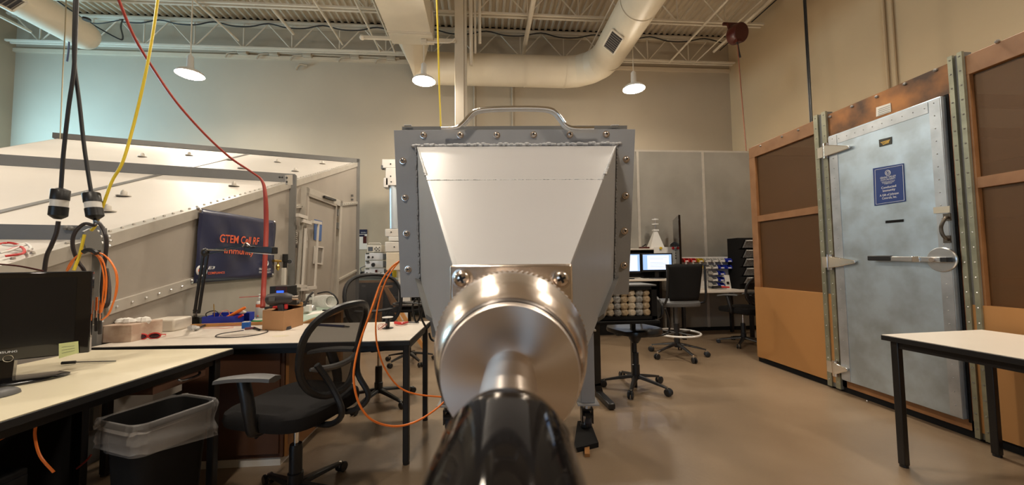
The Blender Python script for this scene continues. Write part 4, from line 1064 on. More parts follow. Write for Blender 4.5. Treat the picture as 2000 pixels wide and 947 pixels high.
st_.build('stand_base', GLB, M_, world=True, smooth=True)
MB().bar(bx_+up*.012-nm*.02, Vector((bx_.x, bx_.y, zbm+.05))-nm*.04, .09, .03, nm).build('stand_neck', GLB, M_, world=True)
# sticky note on the bezel
q = [atP(x, y, c+nm*.004, nm) for x, y in ((115, 700), (154, 689), (153, 666), (115, 671))]
N_o = MB().prism(q, nm*.0008).build('sticky_note', NOTE); tag(N_o, 'yellow-green sticky note on the lower right of the black monitor', 'sticky note')
for i in range(3):
    f = .3+.2*i; MB().bar(q[0].lerp(q[3], f)+(q[1]-q[0])*.15+nm*.001, q[1].lerp(q[2], f)-(q[1]-q[0])*.2+nm*.001, .0006, .0012, up).build('scribble', GREYP, N_o)
# mouse, pen
mp = atZ(4, 772, .742)
t = thing('computer_mouse', 'dark computer mouse on the cream desk at the left edge', 'mouse', tuple(mp))
b = MB().ball((0, 0, 0), .05, 20, (.62, 1, .55)); b.v = [Vector((v.x, v.y, max(v.z, 0))) for v in b.v]; b.build('shell', GREYP, t, smooth=True)
MB().tube([(0, -.02, .027), (0, -.035, .024)], .004, 8).build('scroll_wheel', BLK, t)
t = thing('screwdriver', 'thin dark screwdriver lying on the cream desk beside the monitor base', 'screwdriver', tuple(atZ(140, 708, .744)))
MB().tube([atZ(120, 709, .752), atZ(148, 707, .750)], .007, 8).build('grip', BLK, t, world=True)
MB().tube([atZ(146, 707, .747), atZ(226, 705, .746)], .003, 6).build('blade', GTF, t, world=True)
# waste bin with clear liner
bc_ = Vector((-1.345, 1.68, 0)); ba = math.radians(68)
t = thing('waste_bin', 'tall black rectangular waste bin with a clear bag folded over its rim', 'waste bin', tuple(bc_), ba)
def rr(w_, d_, z, r=.05, n=5):
    o = []
    for sx, sy, a0 in ((1, 1, 0), (-1, 1, PI/2), (-1, -1, PI), (1, -1, 3*PI/2)):
        for i in range(n): a = a0+PI/2*i/(n-1); o.append(Vector((sx*(w_/2-r)+r*math.cos(a), sy*(d_/2-r)+r*math.sin(a), z)))
    return o
def loft(rings, caps=(True, False)):
    mb = MB(); n = len(rings[0])
    for r in rings: mb.v += r
    for k in range(len(rings)-1):
        for i in range(n): mb.f.append((k*n+i, k*n+(i+1) % n, (k+1)*n+(i+1) % n, (k+1)*n+i))
    if caps[0]: mb.f.append(tuple(range(n-1, -1, -1)))
    return mb
BH = .60
loft([rr(.20, .17, 0), rr(.265, .225, BH-.02), rr(.29, .25, BH-.02), rr(.29, .25, BH), rr(.27, .23, BH), rr(.26, .22, BH-.03), rr(.19, .16, .01)]).build('bin_body', BLKM, t, smooth=True)
rg = []
for k in range(9):
    z = BH+.004-.016*k if k else BH+.006; s = .305+.012*math.sin(k*1.3)+(.02 if k == 8 else 0)
    R_ = rr(s, s-.04, z-(.03*0), .05, 9)
    for i, v in enumerate(R_):
        v.x += .004*math.sin(i*2.3+k); v.y += .004*math.cos(i*1.9+k*.7); v.z += (-.035*(v.x/.2) if k > 2 else 0)+.003*math.sin(i*1.1+k)
    rg.append(R_)
loft([rr(.275, .235, BH-.12, .05, 9), rr(.285, .245, BH+.006, .05, 9)]+rg, (False, False)).build('bag_liner', LINER, t, smooth=True)
# brown pedestal and panel below the white table
p0 = atZ(558, 690, .68)
t = thing('drawer_pedestal', 'brown wooden pedestal standing under the long white table', 'cabinet', (-1.55, 2.35, 0))
MB().bb((-1.78, 2.36, .05), (-1.20, 2.90, .69)).build('cabinet_body', DBROWN, t, world=True, bevel=.003)
MB().bb((-1.198, 2.37, .05), (-1.18, 2.90, .69)).build('end_panel', LBROWN, t, world=True)
MB().bb((-1.76, 2.345, .08), (-1.22, 2.36, .68)).build('front_panel', DBROWN, t, world=True)
MB().bb((-1.76, 2.37, .0), (-1.22, 2.88, .05)).build('plinth', WHT, t, world=True)
# orange cables under the desk
for i, pl in enumerate(([(72, 822), (68, 850), (78, 890), (105, 922)], [(0, 858), (30, 842), (62, 824)], [(200, 778), (230, 768), (268, 757)], [(205, 782), (235, 772), (262, 760)], [(150, 915), (168, 900), (178, 888)])):
    z = [1.45, 1.45, 1.8, 1.82, 1.95][i]
    tag(MB().tube(spline([atY(x, y, z) for x, y in pl], 6), .0042, 6).build('orange_cable', ORANGE if i != 4 else REDH), ['orange cable drooping under the front of the cream desk', 'orange cable running level under the left end of the cream desk', 'orange cable stub under the desk just left of the waste bin, upper one', 'orange cable stub under the desk just left of the waste bin, lower one', 'short reddish cable under the desk near the bin foot'][i], 'cable')

# ================================================================== hanging cords at the left
def hang(name, label, pts, r, m, cat='cord', top=True):
    P = [atY(x, y, d) for x, y, d in pts]
    P = spline(P, 6)
    if top: P = [P[0]+(P[0]-P[3]).normalized()*((6.8-P[0].z)/(P[0]-P[3]).normalized().z)*1.0]+P
    return tag(MB().tube(P, r, 8).build(name, m), label, cat)
def plug(px, y0, y1, d, label, group):
    a = atY(px[0], y0, d); b = atY(px[1], y1, d); v = b-a
    t = thing('power_connector', label, 'connector', tuple(a))
    dd = v.normalized(); l = v.length; r = .032
    MB().lathe([(.012, -.006), (r*.9, 0), (r, .004), (r, l*.38), (r*.9, l*.39)], a, dd, 20).build('plug_body', BLK, t, world=True, smooth=True)
    MB().lathe([(r*.93, l*.38), (r*.93, l*.64)], a, dd, 20).build('white_band', WHT, t, world=True, smooth=True)
    MB().lathe([(r*.9, l*.63), (r, l*.64), (r, l*.96), (r*.85, l), (.012, l+.012)], a, dd, 20).build('socket_body', BLK, t, world=True, smooth=True)
hang('hanging_cable', 'black cord hanging to the left plug in front of the wedge cell', [(150, 0, 1.9), (147, 80, 1.9), (144, 140, 1.9), (134, 210, 1.9), (124, 300, 1.9), (119, 370, 1.9)], .0075, BLK)
hang('hanging_cable', 'black cord hanging to the right plug in front of the wedge cell', [(147, 0, 1.93), (145, 80, 1.93), (146, 130, 1.93), (155, 200, 1.93), (165, 290, 1.93), (178, 375, 1.93)], .0075, BLK)
plug((119, 113), 370, 423, 1.9, 'left one of the two black plugs with white bands hanging at the left', None)
plug((178, 186), 377, 424, 1.93, 'right one of the two black plugs with white bands hanging at the left', None)
hang('hanging_cable', 'black cord curving down from the left plug behind the monitor', [(114, 432, 1.9), (110, 455, 1.9), (100, 480, 1.9), (90, 505, 1.92), (84, 560, 1.95)], .008, mat('brown_black_rubber', (.03, .022, .022), .5), top=False)
hang('hanging_cable', 'black cord looping left from the right plug and down', [(186, 430, 1.93), (184, 440, 1.9), (165, 437, 1.9), (146, 455, 1.88), (142, 480, 1.88), (152, 510, 1.9), (165, 530, 1.92), (172, 570, 1.95)], .0075, MATS['brown_black_rubber'], top=False)
hang('hanging_cable', 'black cord looping right from the right plug in a long oval', [(188, 432, 1.9), (195, 437, 1.86), (205, 455, 1.84), (208, 480, 1.84), (202, 530, 1.84), (199, 570, 1.84), (203, 598, 1.84), (211, 592, 1.84), (213, 560, 1.86), (208, 525, 1.88)], .0075, MATS['brown_black_rubber'], top=False)
hang('extension_cable', 'yellow cord hanging across the left wall down to the right plug', [(308, 0, 2.1), (298, 70, 2.1), (283, 150, 2.08), (262, 240, 2.05), (240, 315, 2.0), (218, 355, 1.98), (198, 410, 1.96), (186, 440, 1.95), (178, 450, 1.95)], .0066, YEL)
hang('extension_cable', 'thin yellow cord hanging behind the chrome handle, left of the column', [(853, 0, 3.2), (856, 90, 3.2), (858, 170, 3.2), (861, 250, 3.2), (864, 420, 3.2)], .0075, YEL)
hang('air_hose', 'long red air hose curving from the roof down across the banner', [(232, 0, 2.4), (262, 72, 2.5), (300, 135, 2.6), (345, 200, 2.7), (400, 262, 2.85), (450, 308, 3.0), (490, 335, 3.1), (511, 352, 3.15), (518, 380, 3.15), (520, 440, 3.15), (518, 500, 3.1), (514, 570, 3.05), (512, 592, 3.0)], [.012]*1+[.012]*84, REDH) if False else None
P = [atY(x, y, d) for x, y, d in [(232, 0, 2.4), (262, 72, 2.5), (300, 135, 2.6), (345, 200, 2.7), (400, 262, 2.85), (450, 308, 3.0), (490, 335, 3.1), (511, 352, 3.15), (518, 380, 3.15), (520, 440, 3.15), (518, 500, 3.1), (515, 560, 3.05), (513, 600, 2.98)]]
sp_ = spline(P, 6); sp_ = [sp_[0]+(sp_[0]-sp_[3]).normalized()*((6.8-sp_[0].z)/(sp_[0]-sp_[3]).normalized().z)]+sp_; k = len(sp_)
tag(MB().tube(sp_, [.008+.010*min(1, max(0, (i/k-.55)/.15)) for i in range(k)], 10).build('air_hose', REDH, smooth=True), 'long red air hose curving from the roof down across the banner', 'hose')
for pts, lb in (([(129, 0), (127, 60), (123, 130), (117, 274)], 'thin pull cord hanging from the roof to the far corner of the wedge cell'),):
    P = [atY(x, y, 6.15) for x, y in pts]; tag(MB().tube([Vector((P[0].x, 6.15, 6.8))]+P, .008, 6).build('pull_cord', mat('tan_cord', (.3, .25, .15), .6)), lb, 'cord')
P = atY(127, 14, 5.8); 
t = thing('ceiling_knob', 'small black disc fitted on the pull cord near the roof', 'cord fitting', tuple(P)); MB().lathe([(0, 0), (.05, .0), (.05, .03), (0, .05)], P+Vector((0, .3, 0)), (0, 0, 1), 14).build('disc', BLK, t, world=True)
P = [atY(x, y, 7.2) for x, y in ((135, 82), (134, 100), (131, 120))]
tag(MB().tube(P, .014, 6).build('blue_strap', mat('slate_strap', (.10, .12, .2), .6)), 'short slate blue strap hanging under the capped duct', 'strap')
# orange coils by the front frame
random.seed(11)
for k in range(9):
    dx = random.uniform(-3, 3); s = 1+random.uniform(-.12, .22)
    L1 = [(168, 492), (150, 500), (134-dx*2, 518*1.0), (128+dx, 545), (140, 575)] if k % 3 == 0 else [(185, 492), (205+dx, 500), (218+8*s, 530), (222+6*s-dx, 570), (212+dx, 610), (199, 625)]
    if k % 3 == 2: L1 = [(178, 493), (196+dx, 505), (205+dx, 540), (203+dx, 580), (198, 610)]
    P = [atY(x, y, 1.86-.006*k) for x, y in L1]
    tag(MB().tube(spline(P, 6), .0028, 6).build('orange_patch_cable', ORANGE), 'orange patch cable strand hanging in the coils at the wedge cell front corner', 'cable', 'orange cables coiled over the front corner')
tag(MB().tube(spline([atY(x, y, 1.80) for x, y in ((163, 492), (172, 488), (182, 490), (189, 495))], 5), .010, 8).build('cable_wrap', BLK), 'black wrap bundling the orange coils on the wedge cell corner', 'cable wrap')
tag(MB().tube([atY(165, 458, 1.83), atY(155, 500, 1.82), atY(144, 528, 1.80)], .006, 6).build('yellow_strap', YEL), 'yellow strip hanging among the orange coils', 'strap')
for k, (x, y) in enumerate(((188, 606), (195, 612))):
    t = thing('cable_plug', ['small metal cable plug hanging beside the monitor, upper left of two', 'small metal cable plug hanging beside the monitor, lower right of two'][k], 'connector', tuple(atY(x, y, 1.86)))
    MB().tube([atY(x, y, 1.86), atY(x, y+14, 1.86)], .008, 10).build('plug_shell', CHR, t, world=True)
    MB().tube([atY(x+1, y-26, 1.86), atY(x, y, 1.86)], .004, 6).build('plug_lead', ORANGE, t, world=True)
    MB().tube([atY(x, y+14, 1.86), atY(x, y+40, 1.87)], .007, 6).build('lower_lead', DGREY, t, world=True)
MB_ = MB().bar(atY(175, 632, 1.9), atY(198, 625, 1.9), .02, .02); tag(MB_.build('cable_clamp', ALU), 'metal clamp bar holding the hanging plugs beside the monitor', 'clamp')
# red and white leads lying on the tip
for k, (m_, pl) in enumerate(((RED, [(0, 476), (18, 474), (36, 478)]), (WHT, [(5, 478), (30, 480), (52, 476), (62, 486)]), (RED, [(14, 490), (40, 482), (46, 494), (10, 500)]), (WHT, [(0, 494), (22, 488), (50, 478), (60, 482), (56, 490)]), (DKRED, [(0, 516), (40, 520), (84, 529)]))):
    P = [atP(x, y, right(t3)+Vector((0, 0, .03)), (right(t3)-right(TE)).cross(dW).normalized()) if k < 4 else atY(x, y, 1.85) for x, y in pl]
    tag(MB().tube(spline(P, 6), .006 if k < 4 else .004, 6).build('test_lead', m_), ['red test lead at the left edge on top of the wedge cell tip', 'white test lead curling on the wedge cell tip', 'red test lead folded on the wedge cell tip', 'white test lead with a bend lying lowest on the wedge cell tip', 'thin dark red lead sagging just above the monitor'][k], 'test lead')
#---PART6---
# ================================================================== things on the long white table
ZT_ = .74
def on(px, py, z=ZT_): return atZ(px, py, z)
def boxq(q, h, m, name='box', par=None, z=ZT_):
    """upright prism from floor quad pixels at height z"""
    P = [atZ(x, y, z) for x, y in q]
    return MB().prism(P, (0, 0, h)).build(name, m, par, world=par is not None, bevel=.002)
# tissue box: near face (197-278), side to 297
a, b_ = on(196, 670), on(256, 668); d = (b_-a).normalized(); nb_ = Vector((-d.y, d.x, 0))
c_ = on(297, 654)
t = thing('tissue_box', 'stone-patterned tissue box with white tissue on the left end of the white table', 'tissue box', tuple((a+b_)/2), math.atan2(d.y, d.x))
wl = (b_-a).length; dl = (c_-b_).length*.95; hh = .102
MB().bb((-wl/2, 0, 0), (wl/2, dl, hh)).build('carton', MARB, t, bevel=.002)
MB().lathe([(0, 0), (.03, .0), (.03, .001), (0, .001)], (0, dl/2, hh), (0, 0, 1), 20).build('opening', WHT, t)
m = MB(); random.seed(3)
for i in range(9):
    x = -wl/2+.02+i*(wl-.04)/8
    m.ball((x, dl/2+random.uniform(-.02, .02), hh+.008), .03, 8, (1.0, 1.0, .5+random.random()*.5))
m.build('tissue', PAPER, t, smooth=True)
# white equipment box behind it
a, b_ = on(262, 650), on(341, 646); 
t = thing('equipment_case', 'long pale box with rounded edges behind the tissue box', 'box', tuple(on(300, 648)), .05)
MB().bb((-.17, -.02, 0), (.14, .16, .085)).build('case_body', BEIGE, t, bevel=.012, seg=3)
MB().tube(spline([(-.02, -.035, .006), (.02, -.045, .03), (.06, -.03, .004)], 5), .004, 6).build('cable_stub', BLK, t)
# red glasses
o = on(289, 662)
t = thing('safety_glasses', 'red framed dark glasses lying on the white table by the tissue box', 'glasses', tuple(o), .35)
for s in (-1, 1):
    l = MB().ball((s*.032, 0, .018), .026, 14, (1.05, .35, .62)).build('lens', mat('dark_lens', (.05, .01, .02), .1), t, smooth=True)
    MB().tube([(s*.032+math.cos(a)*.030, -.004, .018+math.sin(a)*.018) for a in [i*PI/8 for i in range(16)]], .004, 6, close=True).build('frame_rim', RED, t, smooth=True)
    MB().tube(spline([(s*.062, 0, .022), (s*.068, .04, .016), (s*.055, .09, .006)], 4), .0035, 6).build('temple', RED, t)
MB().tube([(-.006, -.004, .022), (.006, -.004, .022)], .003, 6).build('bridge', RED, t)
# black cable loop
P = [on(x, y, ZT_+.004) for x, y in ((476, 645), (455, 648), (430, 652), (421, 657), (440, 659), (470, 658), (500, 654), (522, 648), (519, 644), (500, 643), (488, 641))]
t = thing('probe_cable', 'thin dark cable lying in a loop in front of the cardboard box', 'cable', tuple(P[0]))
MB().tube(spline(P, 6), .0028, 6).build('lead', BLK, t, world=True)
MB().tube([on(478, 642, .75), on(497, 640, .75)], .008, 8).build('clip', mat('maroon_plastic', (.12, .02, .04), .4), t, world=True)
MB().tube([on(497, 640, .75), on(507, 644, .748)], .007, 8).build('clip', BLK, t, world=True)
# cardboard box with open top
q = [(512, 645), (554, 646), (592, 634), (549, 631)]
P = [on(*p) for p in q]
t = thing('cardboard_box', 'open brown cardboard box in the middle of the long white table', 'cardboard box', tuple(sum(P, Vector())/4))
hb = .135
for i in range(4):
    p, r = P[i], P[(i+1) % 4]; c = sum(P, Vector())/4; inn = (c-(p+r)/2).normalized()*.006
    MB().prism([p, r, r+up*hb, p+up*hb], inn).build('side_wall', CARD, t, world=True)
MB().prism(P, (0, 0, .004)).build('bottom', CARD, t, world=True)
mm_ = MB().prism([P[3]+up*hb, P[2]+up*hb, P[2].lerp(P[1], .35)+up*(hb+.02), P[3].lerp(P[0], .35)+up*(hb+.025)], (0, 0, .003)).build('flap', CARD, t, world=True)
MB().prism([P[0]+up*hb, P[3]+up*hb, P[3].lerp(P[2], .25)+up*(hb+.012), P[0].lerp(P[1], .25)+up*(hb-.01)], (0, 0, .003)).build('flap', CARD, t, world=True)
# heat gun / drill standing in the box area
b0 = on(551, 640); g = atY(552, 583, 2.75)
t = thing('heat_gun', 'dark grey heat gun standing behind the cardboard box, nozzle to the right', 'heat gun', (g.x, g.y, ZT_))
MB().lathe([(.02, -.115), (.038, -.10), (.043, -.04), (.040, .03), (.028, .06), (.018, .075)], g, (1, -.1, .05), 18).build('motor_body', DGREY, t, world=True, smooth=True)
MB().lathe([(.016, .075), (.017, .12), (.012, .12)], g, (1, -.1, .05), 16).build('nozzle', NICK, t, world=True, smooth=True)
MB().bar(g+Vector((-.01, 0, -.03)), Vector((g.x+.02, g.y, ZT_+.02)), .045, .045).build('handle', DGREY, t, world=True, bevel=.012)
MB().box(g+Vector((.03, -.01, -.055)), (.018, .02, .035)).build('trigger', RED, t, world=True, bevel=.004)
MB().box(g+Vector((-.05, -.042, .0)), (.04, .006, .028)).build('rating_label', GREYP, t, world=True)
MB().lathe([(0, 0), (.05, 0), (.045, .02), (0, .02)], (g.x+.01, g.y, ZT_), (0, 0, 1), 16).build('stand_foot', DGREY, t, world=True)
# black power box with blue display
p = atY(547, 590, 2.88); 
t = thing('power_supply', 'black instrument box with a glowing blue display behind the heat gun', 'instrument', (p.x, 2.92, ZT_))
x0, x1 = atY(526, 590, 2.9).x, atY(560, 590, 2.9).x; z1 = atY(540, 559, 2.9).z
MB().bb((x0, 2.9, ZT_), (x1, 3.05, z1)).build('case', BLK, t, world=True, bevel=.003)
MB().bb((x0+.05, 2.885, z1-.05), (x1, 2.9, z1-.004)).build('bezel', DKRED, t, world=True)
MB().bb((x0+.06, 2.88, z1-.05), (x1-.015, 2.885, z1-.032)).build('display', SCRD, t, world=True)
# small bright blue box
t = thing('blue_box', 'small bright blue box left of the cardboard box', 'box', tuple(on(481, 641)), .1)
MB().box((0, 0, .022), (.046, .035, .044)).build('carton', BLUE2, t, bevel=.002); MB().box((0, 0, .0465), (.04, .03, .005)).build('lid', WHT, t)
# blue tray with tools
o = on(433, 634)
t = thing('tool_bin', 'blue plastic bin full of small tools at the back of the white table', 'bin', tuple(o), .06)
for s in ((-.11, 0, .004, .12), (.11, 0, .004, .12)): MB().bb((s[0]-.003, -.04, 0), (s[0]+.003, .08, .068)).build('side_wall', BLUE, t)
MB().bb((-.113, -.043, 0), (.113, -.038, .068)).build('front_wall', BLUE, t); MB().bb((-.113, .078, 0), (.113, .083, .085)).build('back_wall', BLUE, t); MB().bb((-.113, -.04, 0), (.113, .08, .004)).build('bottom', BLUE, t)
tw = [((.03, .0, .05), (.15, .03, .125), .012, ORANGE, 'screwdriver', 'thick orange handled tool leaning out of the blue bin to the right', 'tool'),
      ((.07, .02, .03), (.15, .0, .07), .009, RED, 'pliers', 'red handled tool poking out at the right end of the blue bin', 'tool'),
      ((-.05, .0, .03), (-.06, .0, .16), .003, GOLD, 'probe', 'slim brass probe standing up from the blue bin', 'tool')]
for a_, b2, r, m_, nm_, lb, ct in tw:
    T_ = t.matrix_basis; A1, B1 = T_ @ Vector(a_), T_ @ Vector(b2)
    x = thing(nm_, lb, ct, tuple(A1)); MB().tube([A1, A1.lerp(B1, .9), B1], [r, r, r*.7], 10).build('handle', m_, x, world=True, smooth=True)
    MB().tube([A1-(B1-A1).normalized()*.03, A1], .003, 6).build('shaft', NICK, x, world=True)
T_ = t.matrix_basis
tag(MB().tube(spline([T_ @ Vector(v) for v in ((-.10, 0, .05), (-.11, .0, .09), (-.06, .02, .105), (.0, .01, .06))], 5), .004, 6).build('black_cable', BLK), 'black lead arching over the left end of the blue bin', 'cable')
tag(MB().tube(spline([T_ @ Vector(v) for v in ((-.02, 0, .06), (.0, .0, .10), (.03, .02, .105), (.05, .01, .06))], 5), .003, 6).build('pink_wire', mat('pink_wire', (.6, .25, .2), .5)), 'pinkish wire arching in the middle of the blue bin', 'wire')
tag(MB().ball(T_ @ Vector((.11, .05, .085)), .03, 10, (1.2, 1, .5)).build('tape_roll', WHT), 'white round item at the right back of the blue bin', 'tape')
tag(MB().bb(T_ @ Vector((.03, .10, 0)), T_ @ Vector((.15, .16, .075))).build('blue_bin', BLUE), 'second blue bin directly behind the first one on the white table', 'bin')
# air duster can
o = on(508, 624); t = thing('air_duster', 'white spray can with orange label and red straw on the white table', 'spray can', tuple(o))
zt2 = .165
MB().lathe([(.030, 0), (.032, .004), (.032, .135), (.028, .15), (.014, .162), (.014, .17)], n=24).build('can_body', WHT, t, smooth=True)
MB().lathe([(.020, .162), (.021, .185), (.012, .19), (.012, .20), (.018, .205), (.016, .212), (0, .214)], n=20).build('nozzle_cap', WHT, t, smooth=True)
MB().lathe([(.0325, .105), (.0325, .130)], n=24).build('orange_label', mat('label_orange', (.75, .14, .05), .5), t, smooth=True)
MB().tube([(-.01, -.01, .195), (-.16, -.015, .188)], .0025, 6).build('straw', RED, t)
MB().tube([(0, -.033, .03), (0, -.033, .038)], .006, 6).build('round_mark', ORTXT, t)
# pens, clips and bits left of the blue bin
x = thing('plier_tool', 'dark slim pliers lying at the back left of the white table', 'pliers', tuple(on(392, 640)))
MB().tube([on(381, 644, .75), on(402, 634, .755)], .006, 8).build('handle', BLK, x, world=True); MB().tube([on(402, 634, .755), on(412, 630, .757)], .004, 6).build('jaw', GTF, x, world=True)
x = thing('clear_bag', 'crumpled clear bag at the back left of the white table', 'plastic bag', tuple(on(376, 640)))
m = MB(); random.seed(5)
for i in range(7): m.ball(on(371+i*2.4, 640, ZT_+.015+.01*random.random()), .018, 6, (1, 1, random.uniform(.6, 1.2)))
m.build('film', mat('clear_film', (.7, .7, .7), .15, alpha=.35), x, world=True)
for k, pl in enumerate((((396, 641), (420, 640), (440, 641), (456, 639)), ((408, 637), (440, 636), (470, 635)), ((430, 632), (436, 628), (446, 631), (455, 634)))):
    tag(MB().tube(spline([on(a, b, .745) for a, b in pl], 5), .0022, 6).build('jumper_wire', mat('salmon_wire', (.7, .25, .17), .5)), ['salmon wire lying nearest the camera before the blue bin', 'long straight salmon wire along the front of the blue bin', 'short curled salmon wire against the front of the blue bin'][k], 'wire')
# lamp with magnifier arm
zb_ = on(381, 632)
t = thing('desk_lamp', 'black articulated desk lamp with long flat head reaching over the banner', 'lamp', tuple(zb_))
dd = 2.62
MB().bb(zb_+Vector((-.06, -.03, 0)), zb_+Vector((.05, .06, .055))).build('clamp', BLKP, t, world=True, bevel=.005)
MB().box(zb_+Vector((-.035, -.034, .035)), (.03, .004, .025)).build('clamp_label', GREYP, t, world=True)
MB().tube([zb_+up*.05, atY(381, 606, dd)], .012, 8).build('post', BLKP, t, world=True)
for x0, x1 in ((380, 397), (388, 405)):
    MB().bar(atY(x0, 612, dd), atY(x1, 498, dd), .013, .013).build('lower_arm', BLKP, t, world=True)
j = atY(401, 493, dd)
MB().ball(j, .03, 12, (.9, .6, 1)).build('elbow_joint', BLKP, t, world=True, smooth=True)
MB().bar(atY(401, 490, dd), atY(477, 478, dd), .012, .012).build('upper_arm', BLKP, t, world=True)
MB().bar(atY(402, 497, dd), atY(470, 482, dd), .008, .008).build('upper_arm', BLKP, t, world=True)
MB().tube([atY(405, 488, dd-.02), atY(444, 489, dd-.02)], .005, 8).build('spring', CHR, t, world=True)
h0, h1 = atY(476, 483, dd), atY(532, 489, dd)
MB().prism([h0+up*.008, h1+up*.025, h1-up*.022, h0-up*.03, h0-up*.022-Vector((.0, 0, 0))], (0, .07, 0)).build('lamp_head', BLKP, t, world=True, bevel=.004)
MB().prism([h0+Vector((.01, .005, -.031)), h1+Vector((-.01, .005, -.024)), h1+Vector((-.01, .005, -.03)), h0+Vector((.03, .005, -.036))], (0, .06, 0)).build('diffuser', WHT, t, world=True)
MB().tube(spline([atY(474, 482, dd-.01), atY(480, 474, dd-.02), atY(487, 480, dd-.02)], 4), .004, 6).build('adjuster_bracket', NICK, t, world=True)
MB().ball(atY(484, 481, dd-.03), .012, 8).build('adjuster_knob', BLK, t, world=True)
# solder spool and red pliers at the right end
o = on(757, 641)
t = thing('wire_spool', 'small black wire spool standing on end at the right of the white table', 'spool', tuple(o))
MB().lathe([(0, 0), (.038, 0), (.040, .002), (.038, .004), (.013, .005), (.015, .02), (.015, .05), (.012, .075), (0, .075)], n=24).build('spool_core', BLK, t, smooth=True)
MB().lathe([(0, .075), (.036, .075), (.038, .079), (0, .08)], n=24).build('top_flange', WHT, t, smooth=True)
o = on(795, 629)
t = thing('red_pliers', 'red handled pliers lying at the right end of the white table', 'pliers', tuple(o), 0)
for y0, s in ((629, 0), (631, 1)): MB().tube(spline([on(771, y0, .752), on(784, y0+1.5, .754), on(797, 629, .752)], 4), .007, 8).build('handle', RED, t, world=True, smooth=True)
MB().bar(on(797, 629, .752), on(818, 630, .752), .012, .010).build('jaws', GTF, t, world=True)
t = thing('wire_tangle', 'small tangle of pinkish white wire beside the spool', 'wire', tuple(on(743, 636)))
for i in range(5):
    c = on(743+i*1.2, 636+i*.6, .76); r = .018+.003*i
    MB().tube([c+Vector((r*math.cos(a), .4*r*math.sin(a+i), r*.7*math.sin(a+.5*i))) for a in [j*PI/8 for j in range(16)]], .0014, 5, close=True).build('wire_loop', MATS['pink_wire'], t, world=True)
t = thing('marker_pen', 'dark blue pen lying behind the mesh chair back on the white table', 'pen', tuple(on(645, 634)))
MB().tube([on(620, 634, .748), on(672, 637, .748)], .008, 8).build('barrel', mat('dark_blue', (.03, .04, .12), .4), t, world=True); MB().tube([on(672, 637, .748), on(682, 638, .748)], .005, 8).build('tip', BLK, t, world=True)
tag(MB().ball(on(548, 656, .7405), .045, 14, (1.2, .5, .008)).build('stain', mat('paper_scrap', (.62, .56, .40), .8)), 'faint yellowish scrap lying flat on the white table before the cardboard box', 'paper')

# ------------------------------------------------------------------ workbench behind, in front of the wedge cell
zw = .69
q = [(380, 630), (470, 640), (600, 637), (688, 601), (560, 598)]
A1 = atZ(592, 628, zw); A2 = atZ(672, 598, zw)
dv = (A2-A1); dv.z = 0; dv.normalize(); nv = Vector((-dv.y, dv.x, 0))
t = thing('workbench', 'wood edged workbench with pale green top behind the white table', 'workbench', tuple(Vector((A1.x, A1.y, 0))))
A0 = A1-dv*.12
Wb = .58
MB().prism([A0+up*0, A2, A2+nv*Wb, A0+nv*Wb], (0, 0, -.004)).build('bench_top', GRN, t, world=True)
MB().prism([A0-nv*.012, A2-nv*.012, A2+nv*Wb, A0+nv*Wb], (0, 0, 0.0) if False else (0, 0, -.045)).build('wood_edge', mat('bench_wood', (.52, .25, .08), .5, var=.2, scale=8), t, world=True).location.z = -.005
for u in (.06, .95):
    for w_ in (.06, .9):
        p = A0.lerp(A2, u)+nv*Wb*w_; MB().bb((p.x-.035, p.y-.035, 0), (p.x+.035, p.y+.035, zw-.05)).build('leg', MATS['bench_wood'], t, world=True)
MB().prism([A0+nv*.08-up*.06, A2+nv*.08-up*.06, A2+nv*.08-up*.5, A0+nv*.08-up*.5], nv*.02).build('modesty_panel', DBROWN, t, world=True)
# lower wood strip behind the tools on the white table
a, b_ = on(352, 640, .742), on(515, 634, .742)
tag(MB().prism([a, b_, b_+Vector((0, .03, 0)), a+Vector((0, .03, 0))], (0, 0, .02)).build('wood_strip', MATS['bench_wood']), 'light wood strip along the back edge of the white table behind the small tools', 'wood strip')
def wb(px, py, z=zw): return atZ(px, py, z)
# small things on the bench
t = thing('plug_adapter', 'white block with socket on the bench, right of the heat gun', 'adapter', tuple(wb(612, 603)))
q_ = wb(612, 612); MB().box(q_+up*.055+nv*.05, (.075, .05, .065), Matrix.Rotation(math.atan2(dv.y, dv.x), 3, 'Z')).build('block', WHT, t, world=True, bevel=.004)
t = thing('white_cup', 'pale square pot on the bench just right of the cardboard box', 'pot', tuple(wb(595, 612)))
MB().box(wb(595, 612)+up*.03, (.07, .07, .06)).build('pot_body', BEIGE, t, world=True, bevel=.006); MB().box(wb(595, 612)+up*.062, (.06, .06, .004)).build('pot_lid', WHT, t, world=True)
t = thing('vise_stand', 'small grey cast stand holding a white panel on the bench', 'stand', tuple(wb(613, 606)))
p = wb(614, 606)+nv*.04
MB().lathe([(.06, 0), (.06, .01), (.045, .05), (.04, .06), (0, .06)], p, (0, 0, 1), 18).build('base', ALU, t, world=True, smooth=True)
MB().tube([p+up*.05, p+up*.12], .014, 10).build('post', ALU, t, world=True)
MB().box(p+up*.15+Vector((-.0, -.02, 0)), (.085, .012, .065)).build('panel', WHT, t, world=True, bevel=.003)
for dx in (-.012, .015): MB().tube([p+up*.15+Vector((dx, -.027, .005)), p+up*.15+Vector((dx, -.034, .005))], .008, 8).build('socket', BLK, t, world=True)
t = thing('cable_roll', 'fat roll of white cable on the bench beside the chair back', 'cable roll', tuple(wb(640, 602)))
for i in range(12):
    c = wb(632+i*2.3, 603)+up*.085+nv*.06; r = .07-.0016*abs(i-6)
    MB().tube([c+nv*0+(nv*math.cos(a)+up*math.sin(a))*r for a in [j*PI/10 for j in range(20)]], .008, 6, close=True).build('cable_turn', WHT, t, world=True, smooth=True)
random.seed(9)
